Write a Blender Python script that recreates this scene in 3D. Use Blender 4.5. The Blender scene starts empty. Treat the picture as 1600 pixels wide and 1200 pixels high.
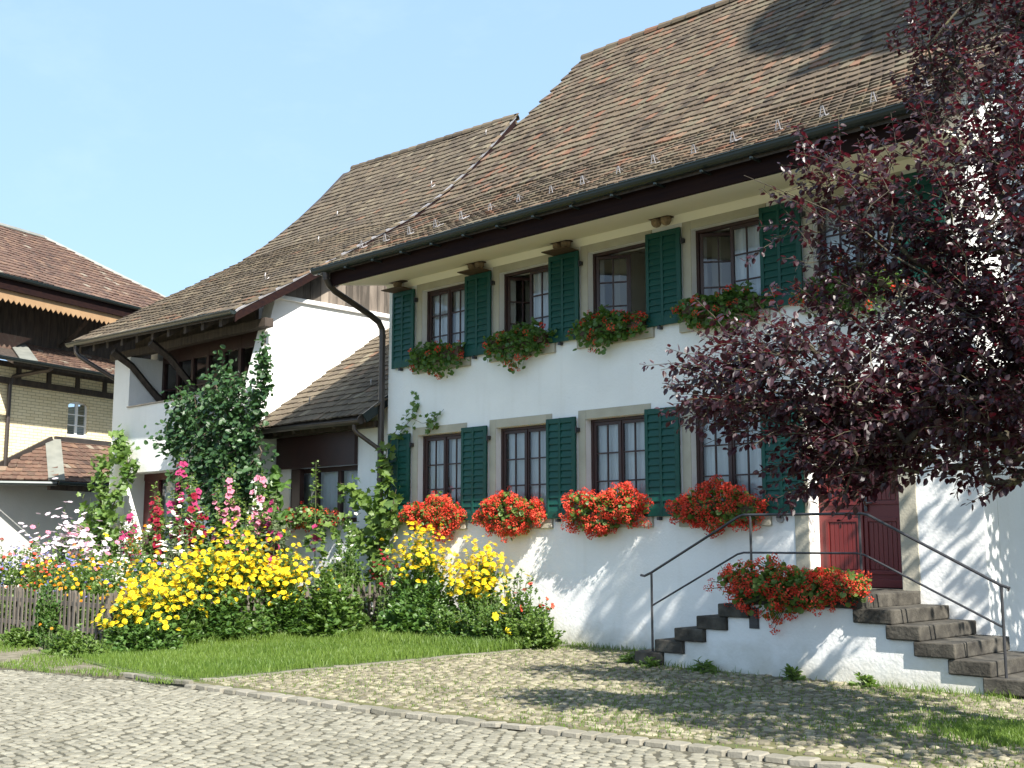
import bpy, math, random
import numpy as np
from mathutils import Vector, Matrix
R_ = np.random.default_rng(7)
random.seed(7)
scene = bpy.context.scene
rad = math.radians

# ------------------------------------------------------------------ camera
cam_d = bpy.data.cameras.new('camera'); cam = bpy.data.objects.new('camera', cam_d)
scene.collection.objects.link(cam); scene.camera = cam
cam_d.sensor_width = 36.0; cam_d.lens = 40.68; cam_d.clip_end = 2000
PITCH = rad(7.81); AZ = rad(45.48)
_f = Vector((-math.cos(AZ) * math.cos(PITCH), math.sin(AZ) * math.cos(PITCH), math.sin(PITCH)))
_r = Vector((math.sin(AZ), math.cos(AZ), 0)); _u = _r.cross(_f)
cam.matrix_world = Matrix(((_r.x, _u.x, -_f.x, 15.87), (_r.y, _u.y, -_f.y, -13.0), (_r.z, _u.z, -_f.z, 1.5), (0, 0, 0, 1)))

# ------------------------------------------------------------------ sky and sun
SUN = Vector((2.8, -1.0, 2.79)).normalized()
world = bpy.data.worlds.new('World'); scene.world = world; world.use_nodes = True
wn = world.node_tree.nodes; wl = world.node_tree.links
sky = wn.new('ShaderNodeTexSky'); sky.sky_type = 'NISHITA'; sky.sun_disc = False
sky.sun_elevation = math.asin(SUN.z); sky.sun_rotation = math.atan2(SUN.x, SUN.y)
sky.air_density = 0.85; sky.dust_density = 2.6; sky.ozone_density = 0.7; sky.altitude = 500
hz = wn.new('ShaderNodeMix'); hz.data_type = 'RGBA'; hz.inputs[0].default_value = 0.62; hz.inputs[7].default_value = (2.5, 3.85, 5.45, 1)   # thin high summer haze
wl.new(sky.outputs[0], hz.inputs[6]); 
tcw = wn.new('ShaderNodeTexCoord'); mpw = wn.new('ShaderNodeMapping'); mpw.inputs['Scale'].default_value = (2.2, 5.0, 9.0); mpw.inputs['Rotation'].default_value = (0.2, 0.3, 0.5)
wl.new(tcw.outputs['Generated'], mpw.inputs[0]); nzw = wn.new('ShaderNodeTexNoise'); nzw.inputs['Scale'].default_value = 1.6; nzw.inputs['Detail'].default_value = 9; nzw.inputs['Roughness'].default_value = 0.62; wl.new(mpw.outputs[0], nzw.inputs['Vector'])
mrw = wn.new('ShaderNodeMapRange'); mrw.inputs['From Min'].default_value = 0.52; mrw.inputs['From Max'].default_value = 0.80; mrw.inputs['To Max'].default_value = 0.13; wl.new(nzw.outputs['Fac'], mrw.inputs['Value'])
cir = wn.new('ShaderNodeMix'); cir.data_type = 'RGBA'; wl.new(mrw.outputs[0], cir.inputs[0]); wl.new(hz.outputs[2], cir.inputs[6]); cir.inputs[7].default_value = (4.2, 5.0, 5.4, 1)
wl.new(cir.outputs[2], wn['Background'].inputs[0]); wn['Background'].inputs[1].default_value = 0.100
sun_d = bpy.data.lights.new('sun', 'SUN'); sun = bpy.data.objects.new('sun', sun_d)
scene.collection.objects.link(sun); sun.location = (30, -12, 40)
sun_d.energy = 5.0; sun_d.angle = rad(0.53); sun_d.color = (1.0, 0.95, 0.86)
sun.rotation_euler = SUN.to_track_quat('Z', 'Y').to_euler()
vs = scene.view_settings
scene.display_settings.display_device = 'sRGB'
vs.view_transform = 'Standard'; vs.look = 'None'; vs.gamma = 1.0; vs.exposure = 1.32; vs.use_curve_mapping = False
scene.render.engine = 'CYCLES'
scene.cycles.max_bounces = 8; scene.cycles.transparent_max_bounces = 12
scene.cycles.use_denoising = True

# ------------------------------------------------------------------ helpers
COL = scene.collection
OFF = {}
def tag(o, label=None, cat=None, group=None, kind=None):
    if label: o['label'] = label
    if cat: o['category'] = cat
    if group: o['group'] = group
    if kind: o['kind'] = kind
    return o
def thing(name, loc, label, cat, group=None):
    o = bpy.data.objects.new(name, None); COL.objects.link(o)
    o.location = loc; o.empty_display_size = 0.2
    OFF[o.name] = np.array(loc, float)
    return tag(o, label, cat, group)
def nrm(a):
    a = np.asarray(a, float)
    return a / np.maximum(np.linalg.norm(a, axis=-1, keepdims=True), 1e-9)
def frames(d, n):
    """columns x, d, n for instanced templates (template y = along d, z = normal)"""
    d = nrm(d); x = nrm(np.cross(d, n)); n2 = np.cross(x, d)
    return np.stack([x, d, n2], axis=-1)
class MB:
    def __init__(s, M=None):
        s.V = []; s.F = []; s.T = []; s.MI = []; s.n = 0; s.M = M
    def add(s, v, faces, tint=0.5, mi=0):
        v = np.asarray(v, float)
        if s.M is not None:
            A = np.array(s.M); v = v @ A[:3, :3].T + A[:3, 3]
        s.V.append(v)
        for f in faces:
            s.F.append(np.array([f]) + s.n); s.T.append(np.array([tint])); s.MI.append(np.array([mi]))
        s.n += len(v)
    def box(s, x0, x1, y0, y1, z0, z1, tint=0.5, mi=0):
        v = [(x0,y0,z0),(x1,y0,z0),(x1,y1,z0),(x0,y1,z0),(x0,y0,z1),(x1,y0,z1),(x1,y1,z1),(x0,y1,z1)]
        s.add(v, [(0,3,2,1),(4,5,6,7),(0,1,5,4),(1,2,6,5),(2,3,7,6),(3,0,4,7)], tint, mi)
    def bar(s, p, q, w, h, up=(0,0,1), tint=0.5, mi=0):
        p = np.array(p, float); q = np.array(q, float)
        d = nrm(q - p); x = nrm(np.cross(d, up)); u = np.cross(x, d)
        v = [p - x*w/2 - u*h/2, p + x*w/2 - u*h/2, p + x*w/2 + u*h/2, p - x*w/2 + u*h/2]
        v += [a + (q - p) for a in v]
        s.add(v, [(0,3,2,1),(4,5,6,7),(0,1,5,4),(1,2,6,5),(2,3,7,6),(3,0,4,7)], tint, mi)
    def prism(s, poly, axis, a, b, tint=0.5, mi=0):
        """poly: 2D outline in the two other axes (in order), extruded along axis from a to b"""
        def p3(p, c):
            return (c, p[0], p[1]) if axis == 0 else ((p[0], c, p[1]) if axis == 1 else (p[0], p[1], c))
        n = len(poly); v = [p3(p, a) for p in poly] + [p3(p, b) for p in poly]
        fs = [tuple(range(n)), tuple(range(2*n-1, n-1, -1))] + [(i, n+i, n+(i+1) % n, (i+1) % n) for i in range(n)]
        s.add(v, fs, tint, mi)
    def tube(s, pts, r, n=8, tint=0.5, mi=0, cap=True):
        pts = np.array(pts, float); m = len(pts); r = np.broadcast_to(np.array(r, float), (m,))
        t = np.gradient(pts, axis=0); t = nrm(t)
        up = np.array([0,0,1.0]) if abs(t[0][2]) < 0.9 else np.array([1.0,0,0])
        a = np.linspace(0, 2*math.pi, n, endpoint=False); v = []
        x = nrm(np.cross(t[0], up))
        for i in range(m):
            x = nrm(x - t[i] * (x @ t[i])); y = np.cross(t[i], x)
            v.append(pts[i] + r[i]*(np.outer(np.cos(a), x) + np.outer(np.sin(a), y)))
        v = np.concatenate(v)
        fs = [(i*n+j, i*n+(j+1) % n, (i+1)*n+(j+1) % n, (i+1)*n+j) for i in range(m-1) for j in range(n)]
        if cap: fs += [tuple(range(n-1, -1, -1)), tuple(range((m-1)*n, m*n))]
        s.add(v, fs, tint, mi)
    def lathe(s, prof, c, n=24, tint=0.5, mi=0):
        a = np.linspace(0, 2*math.pi, n, endpoint=False); v = []
        for r, z in prof: v.append(np.stack([c[0]+r*np.cos(a), c[1]+r*np.sin(a), np.full(n, c[2]+z)], 1))
        m = len(prof)
        fs = [(i*n+j, i*n+(j+1) % n, (i+1)*n+(j+1) % n, (i+1)*n+j) for i in range(m-1) for j in range(n)]
        fs += [tuple(range(n-1, -1, -1)), tuple(range((m-1)*n, m*n))]
        s.add(np.concatenate(v), fs, tint, mi)
    def inst(s, tv, tf, org, Ms, tint, mi=0, ft=None):
        """many copies of a template: tv (k,3), tf list of faces, org (N,3), Ms (N,3,3)"""
        tv = np.asarray(tv, float); org = np.asarray(org, float); N = len(org); k = len(tv)
        if N == 0: return
        v = np.einsum('nij,kj->nki', Ms, tv) + org[:, None, :]
        s.V.append(v.reshape(-1, 3)); base = s.n + np.arange(N)[:, None] * k
        tint = np.broadcast_to(np.asarray(tint, float), (N,))
        for j, f in enumerate(tf):
            s.F.append(base + np.array(f)[None, :]); s.T.append(tint if ft is None else tint*ft[j])
            m = mi[j] if isinstance(mi, (list, tuple)) else mi
            s.MI.append(np.full(N, m))
        s.n += N * k
    def build(s, name, mats, parent=None, smooth=False, bevel=0.0):
        me = bpy.data.meshes.new(name)
        V = np.concatenate(s.V) if s.V else np.zeros((0, 3))
        off = OFF[parent.name] if parent is not None else np.zeros(3)
        V = V - off
        tot = np.concatenate([np.full(len(f), f.shape[1]) for f in s.F])
        loops = np.concatenate([f.reshape(-1) for f in s.F])
        st = np.concatenate([[0], np.cumsum(tot)[:-1]])
        me.vertices.add(len(V)); me.vertices.foreach_set('co', V.astype(np.float32).ravel())
        me.loops.add(len(loops)); me.loops.foreach_set('vertex_index', loops.astype(np.int32))
        me.polygons.add(len(tot)); me.polygons.foreach_set('loop_start', st.astype(np.int32))
        me.polygons.foreach_set('loop_total', tot.astype(np.int32))
        me.polygons.foreach_set('material_index', np.concatenate(s.MI).astype(np.int32))
        me.polygons.foreach_set('use_smooth', np.full(len(tot), bool(smooth)))
        at = me.attributes.new('tint', 'FLOAT', 'FACE')
        at.data.foreach_set('value', np.concatenate(s.T).astype(np.float32))
        me.update(calc_edges=True); me.validate()
        for m in (mats if isinstance(mats, (list, tuple)) else [mats]): me.materials.append(m)
        o = bpy.data.objects.new(name, me); COL.objects.link(o)
        if parent is not None: o.parent = parent
        OFF[o.name] = off
        if bevel:
            b = o.modifiers.new('bevel', 'BEVEL'); b.width = bevel; b.segments = 2; b.limit_method = 'ANGLE'
        return o
def wall_grid(mb, xs, zs, ops, y0, y1, tint=0.5):
    """wall in the XZ plane between y0 and y1 with rectangular openings (x0,x1,z0,z1)"""
    X = sorted(set(list(xs) + [v for o in ops for v in o[:2] if xs[0] < v < xs[-1]]))
    Z = sorted(set(list(zs) + [v for o in ops for v in o[2:] if zs[0] < v < zs[-1]]))
    nx, nz = len(X)-1, len(Z)-1
    def solid(i, j):
        if not (0 <= i < nx and 0 <= j < nz): return False
        cx, cz = (X[i]+X[i+1])/2, (Z[j]+Z[j+1])/2
        return not any(o[0] < cx < o[1] and o[2] < cz < o[3] for o in ops)
    for i in range(nx):
        for j in range(nz):
            if not solid(i, j): continue
            a, b, c, d = X[i], X[i+1], Z[j], Z[j+1]
            mb.add([(a,y0,c),(b,y0,c),(b,y0,d),(a,y0,d)], [(0,1,2,3)], tint)
            mb.add([(a,y1,c),(b,y1,c),(b,y1,d),(a,y1,d)], [(3,2,1,0)], tint)
            if not solid(i-1, j): mb.add([(a,y0,c),(a,y0,d),(a,y1,d),(a,y1,c)], [(0,1,2,3)], tint)
            if not solid(i+1, j): mb.add([(b,y0,c),(b,y1,c),(b,y1,d),(b,y0,d)], [(0,1,2,3)], tint)
            if not solid(i, j-1): mb.add([(a,y0,c),(a,y1,c),(b,y1,c),(b,y0,c)], [(0,1,2,3)], tint)
            if not solid(i, j+1): mb.add([(a,y0,d),(b,y0,d),(b,y1,d),(a,y1,d)], [(0,1,2,3)], tint)

# ------------------------------------------------------------------ materials
def new_mat(name):
    m = bpy.data.materials.new(name); m.use_nodes = True
    nt = m.node_tree; return m, nt.nodes, nt.links, nt.nodes['Principled BSDF']
def ramp(ns, stops):
    r = ns.new('ShaderNodeValToRGB'); e = r.color_ramp.elements
    while len(e) < len(stops): e.new(0.5)
    for i, (p, c) in enumerate(stops):
        e[i].position = p; e[i].color = (*c, 1)
    return r
def mat(name, cols, rough=0.7, noise=4.0, detail=6.0, bump=0.0, bscale=40.0, metal=0.0, spec=0.5, tint=0.0, stretch=None, coat=0.0, lo=0.3, hi=0.7):
    """principled surface: colours blended by noise (object space), optionally shifted by the face tint"""
    m, ns, ln, b = new_mat(name)
    b.inputs['Roughness'].default_value = rough; b.inputs['Metallic'].default_value = metal
    b.inputs['Specular IOR Level'].default_value = spec
    if coat: b.inputs['Coat Weight'].default_value = coat
    tc = ns.new('ShaderNodeTexCoord'); mp = ns.new('ShaderNodeMapping'); ln.new(tc.outputs['Object'], mp.inputs[0])
    if stretch: mp.inputs['Scale'].default_value = stretch
    nz = ns.new('ShaderNodeTexNoise'); nz.inputs['Scale'].default_value = noise; nz.inputs['Detail'].default_value = detail
    ln.new(mp.outputs[0], nz.inputs['Vector'])
    n = len(cols); st = [(lo + (hi-lo)*i/max(n-1, 1), c) for i, c in enumerate(cols)]
    r = ramp(ns, st)
    fac = nz.outputs['Fac']
    if tint:
        a = ns.new('ShaderNodeAttribute'); a.attribute_name = 'tint'
        mx = ns.new('ShaderNodeMix'); mx.data_type = 'FLOAT'; mx.inputs[0].default_value = tint
        ln.new(fac, mx.inputs[2]); ln.new(a.outputs['Fac'], mx.inputs[3]); fac = mx.outputs[0]
    ln.new(fac, r.inputs[0]); ln.new(r.outputs[0], b.inputs['Base Color'])
    if bump:
        n2 = ns.new('ShaderNodeTexNoise'); n2.inputs['Scale'].default_value = bscale; n2.inputs['Detail'].default_value = 5
        ln.new(mp.outputs[0], n2.inputs['Vector'])
        bp = ns.new('ShaderNodeBump'); bp.inputs['Strength'].default_value = bump; bp.inputs['Distance'].default_value = 0.02
        ln.new(n2.outputs['Fac'], bp.inputs['Height']); ln.new(bp.outputs[0], b.inputs['Normal'])
    return m
def leaf_mat(name, c0, c1, trans, tfac=0.35, rough=0.45, spec=0.4):
    m, ns, ln, b = new_mat(name)
    a = ns.new('ShaderNodeAttribute'); a.attribute_name = 'tint'
    mid = tuple((x+y)/2 for x, y in zip(c0, c1))
    r = ramp(ns, [(0.0, c0), (0.5, mid), (1.0, c1)]); ln.new(a.outputs['Fac'], r.inputs[0]); ln.new(r.outputs[0], b.inputs['Base Color'])
    b.inputs['Roughness'].default_value = rough; b.inputs['Specular IOR Level'].default_value = spec
    t = ns.new('ShaderNodeBsdfTranslucent'); t.inputs[0].default_value = (*trans, 1)
    mx = ns.new('ShaderNodeMixShader'); mx.inputs[0].default_value = tfac
    ln.new(b.outputs[0], mx.inputs[1]); ln.new(t.outputs[0], mx.inputs[2])
    ln.new(mx.outputs[0], ns['Material Output'].inputs['Surface']); return m
def plaster(name, base, stain, dirt=0.35):
    m, ns, ln, b = new_mat(name); b.inputs['Roughness'].default_value = 0.9; b.inputs['Specular IOR Level'].default_value = 0.2
    tc = ns.new('ShaderNodeTexCoord')
    n1 = ns.new('ShaderNodeTexNoise'); n1.inputs['Scale'].default_value = 0.9; n1.inputs['Detail'].default_value = 8; ln.new(tc.outputs['Object'], n1.inputs['Vector'])
    r1 = ramp(ns, [(0.42, base), (0.75, tuple(c*0.9 for c in base))]); ln.new(n1.outputs['Fac'], r1.inputs[0])
    # splash dirt near the ground and rain streaks with a ragged edge
    sp = ns.new('ShaderNodeSeparateXYZ'); ln.new(tc.outputs['Object'], sp.inputs[0])
    n2 = ns.new('ShaderNodeTexNoise'); n2.inputs['Scale'].default_value = 5; n2.inputs['Detail'].default_value = 8; ln.new(tc.outputs['Object'], n2.inputs['Vector'])
    ma = ns.new('ShaderNodeMath'); ma.operation = 'MULTIPLY_ADD'; ma.inputs[1].default_value = -0.55; ln.new(n2.outputs['Fac'], ma.inputs[0]); ln.new(sp.outputs['Z'], ma.inputs[2])
    mr = ns.new('ShaderNodeMapRange'); mr.inputs['From Min'].default_value = -0.25; mr.inputs['From Max'].default_value = 0.12; mr.inputs['To Min'].default_value = dirt; mr.inputs['To Max'].default_value = 0.0
    ln.new(ma.outputs[0], mr.inputs['Value'])
    mx = ns.new('ShaderNodeMix'); mx.data_type = 'RGBA'; ln.new(mr.outputs[0], mx.inputs[0]); ln.new(r1.outputs[0], mx.inputs[6]); mx.inputs[7].default_value = (*stain, 1)
    mps = ns.new('ShaderNodeMapping'); mps.inputs['Scale'].default_value = (5.0, 5.0, 0.35); ln.new(tc.outputs['Object'], mps.inputs[0])
    n5 = ns.new('ShaderNodeTexNoise'); n5.inputs['Scale'].default_value = 1.3; n5.inputs['Detail'].default_value = 7; ln.new(mps.outputs[0], n5.inputs['Vector'])
    m5 = ns.new('ShaderNodeMapRange'); m5.inputs['From Min'].default_value = 0.54; m5.inputs['From Max'].default_value = 0.75; m5.inputs['To Max'].default_value = 0.14; ln.new(n5.outputs['Fac'], m5.inputs['Value'])
    mx5 = ns.new('ShaderNodeMix'); mx5.data_type = 'RGBA'; ln.new(m5.outputs[0], mx5.inputs[0]); ln.new(mx.outputs[2], mx5.inputs[6]); mx5.inputs[7].default_value = (0.58, 0.55, 0.48, 1)
    ln.new(mx5.outputs[2], b.inputs['Base Color'])
    n3 = ns.new('ShaderNodeTexNoise'); n3.inputs['Scale'].default_value = 28; n3.inputs['Detail'].default_value = 6; ln.new(tc.outputs['Object'], n3.inputs['Vector'])
    n4 = ns.new('ShaderNodeTexNoise'); n4.inputs['Scale'].default_value = 2.2; n4.inputs['Detail'].default_value = 3; ln.new(tc.outputs['Object'], n4.inputs['Vector'])
    ad = ns.new('ShaderNodeMath'); ad.operation = 'MULTIPLY_ADD'; ad.inputs[1].default_value = 4.0; ln.new(n4.outputs['Fac'], ad.inputs[0]); ln.new(n3.outputs['Fac'], ad.inputs[2])
    bp = ns.new('ShaderNodeBump'); bp.inputs['Strength'].default_value = 0.35; bp.inputs['Distance'].default_value = 0.015
    ln.new(ad.outputs[0], bp.inputs['Height']); ln.new(bp.outputs[0], b.inputs['Normal']); return m
def tile_mat(name, stops, moss, mossamt=0.45):
    m, ns, ln, b = new_mat(name); b.inputs['Roughness'].default_value = 0.85; b.inputs['Specular IOR Level'].default_value = 0.25
    a = ns.new('ShaderNodeAttribute'); a.attribute_name = 'tint'
    r = ramp(ns, stops); ln.new(a.outputs['Fac'], r.inputs[0])
    tc = ns.new('ShaderNodeTexCoord')
    n1 = ns.new('ShaderNodeTexNoise'); n1.inputs['Scale'].default_value = 9; n1.inputs['Detail'].default_value = 8; n1.inputs['Roughness'].default_value = 0.65; ln.new(tc.outputs['Object'], n1.inputs['Vector'])
    mr = ns.new('ShaderNodeMapRange'); mr.inputs['From Min'].default_value = 0.5; mr.inputs['From Max'].default_value = 0.68; mr.inputs['To Max'].default_value = mossamt; ln.new(n1.outputs['Fac'], mr.inputs['Value'])
    mx = ns.new('ShaderNodeMix'); mx.data_type = 'RGBA'; ln.new(mr.outputs[0], mx.inputs[0]); ln.new(r.outputs[0], mx.inputs[6]); mx.inputs[7].default_value = (*moss, 1)
    ln.new(mx.outputs[2], b.inputs['Base Color'])
    n3 = ns.new('ShaderNodeTexNoise'); n3.inputs['Scale'].default_value = 45; n3.inputs['Detail'].default_value = 4; ln.new(tc.outputs['Object'], n3.inputs['Vector'])
    bp = ns.new('ShaderNodeBump'); bp.inputs['Strength'].default_value = 0.5; bp.inputs['Distance'].default_value = 0.01
    ln.new(n3.outputs['Fac'], bp.inputs['Height']); ln.new(bp.outputs[0], b.inputs['Normal']); return m
def glass_mat(name, tintc=(0.86, 0.9, 0.92)):
    m, ns, ln, b = new_mat(name); ns.remove(b)
    t = ns.new('ShaderNodeBsdfTransparent'); t.inputs[0].default_value = (*tintc, 1)
    g = ns.new('ShaderNodeBsdfGlossy'); g.inputs['Roughness'].default_value = 0.02
    f = ns.new('ShaderNodeFresnel'); f.inputs[0].default_value = 1.75
    nz = ns.new('ShaderNodeTexNoise'); nz.inputs['Scale'].default_value = 2.5
    tc = ns.new('ShaderNodeTexCoord'); ln.new(tc.outputs['Object'], nz.inputs['Vector'])
    bp = ns.new('ShaderNodeBump'); bp.inputs['Strength'].default_value = 0.08; bp.inputs['Distance'].default_value = 0.02; ln.new(nz.outputs['Fac'], bp.inputs['Height']); ln.new(bp.outputs[0], g.inputs['Normal'])
    mx = ns.new('ShaderNodeMixShader'); ln.new(f.outputs[0], mx.inputs[0]); ln.new(t.outputs[0], mx.inputs[1]); ln.new(g.outputs[0], mx.inputs[2])
    ln.new(mx.outputs[0], ns['Material Output'].inputs['Surface']); return m
def brick_mat(name):
    m, ns, ln, b = new_mat(name); b.inputs['Roughness'].default_value = 0.85
    tc = ns.new('ShaderNodeTexCoord'); mp = ns.new('ShaderNodeMapping'); ln.new(tc.outputs['Object'], mp.inputs[0])
    # wall runs obliquely: rotate so that x runs along it, then lay courses in x / z
    mp.inputs['Rotation'].default_value = (0, 0, -math.atan2(0.95, -0.312))
    sp = ns.new('ShaderNodeSeparateXYZ'); cb = ns.new('ShaderNodeCombineXYZ'); ln.new(mp.outputs[0], sp.inputs[0])
    ln.new(sp.outputs['X'], cb.inputs['X']); ln.new(sp.outputs['Z'], cb.inputs['Y'])
    br = ns.new('ShaderNodeTexBrick'); ln.new(cb.outputs[0], br.inputs['Vector']); br.inputs['Scale'].default_value = 1.0
    br.inputs['Brick Width'].default_value = 0.27; br.inputs['Row Height'].default_value = 0.082; br.inputs['Mortar Size'].default_value = 0.009
    br.inputs['Mortar Smooth'].default_value = 0.4; br.inputs['Bias'].default_value = 0.1; br.inputs['Color1'].default_value = (0.68, 0.58, 0.36, 1); br.inputs['Color2'].default_value = (0.76, 0.67, 0.45, 1); br.inputs['Mortar'].default_value = (0.36, 0.30, 0.19, 1)
    ln.new(br.outputs['Color'], b.inputs['Base Color'])
    bp = ns.new('ShaderNodeBump'); bp.inputs['Strength'].default_value = 0.4; bp.inputs['Distance'].default_value = 0.01; bp.invert = True
    ln.new(br.outputs['Fac'], bp.inputs['Height']); ln.new(bp.outputs[0], b.inputs['Normal']); return m

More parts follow.
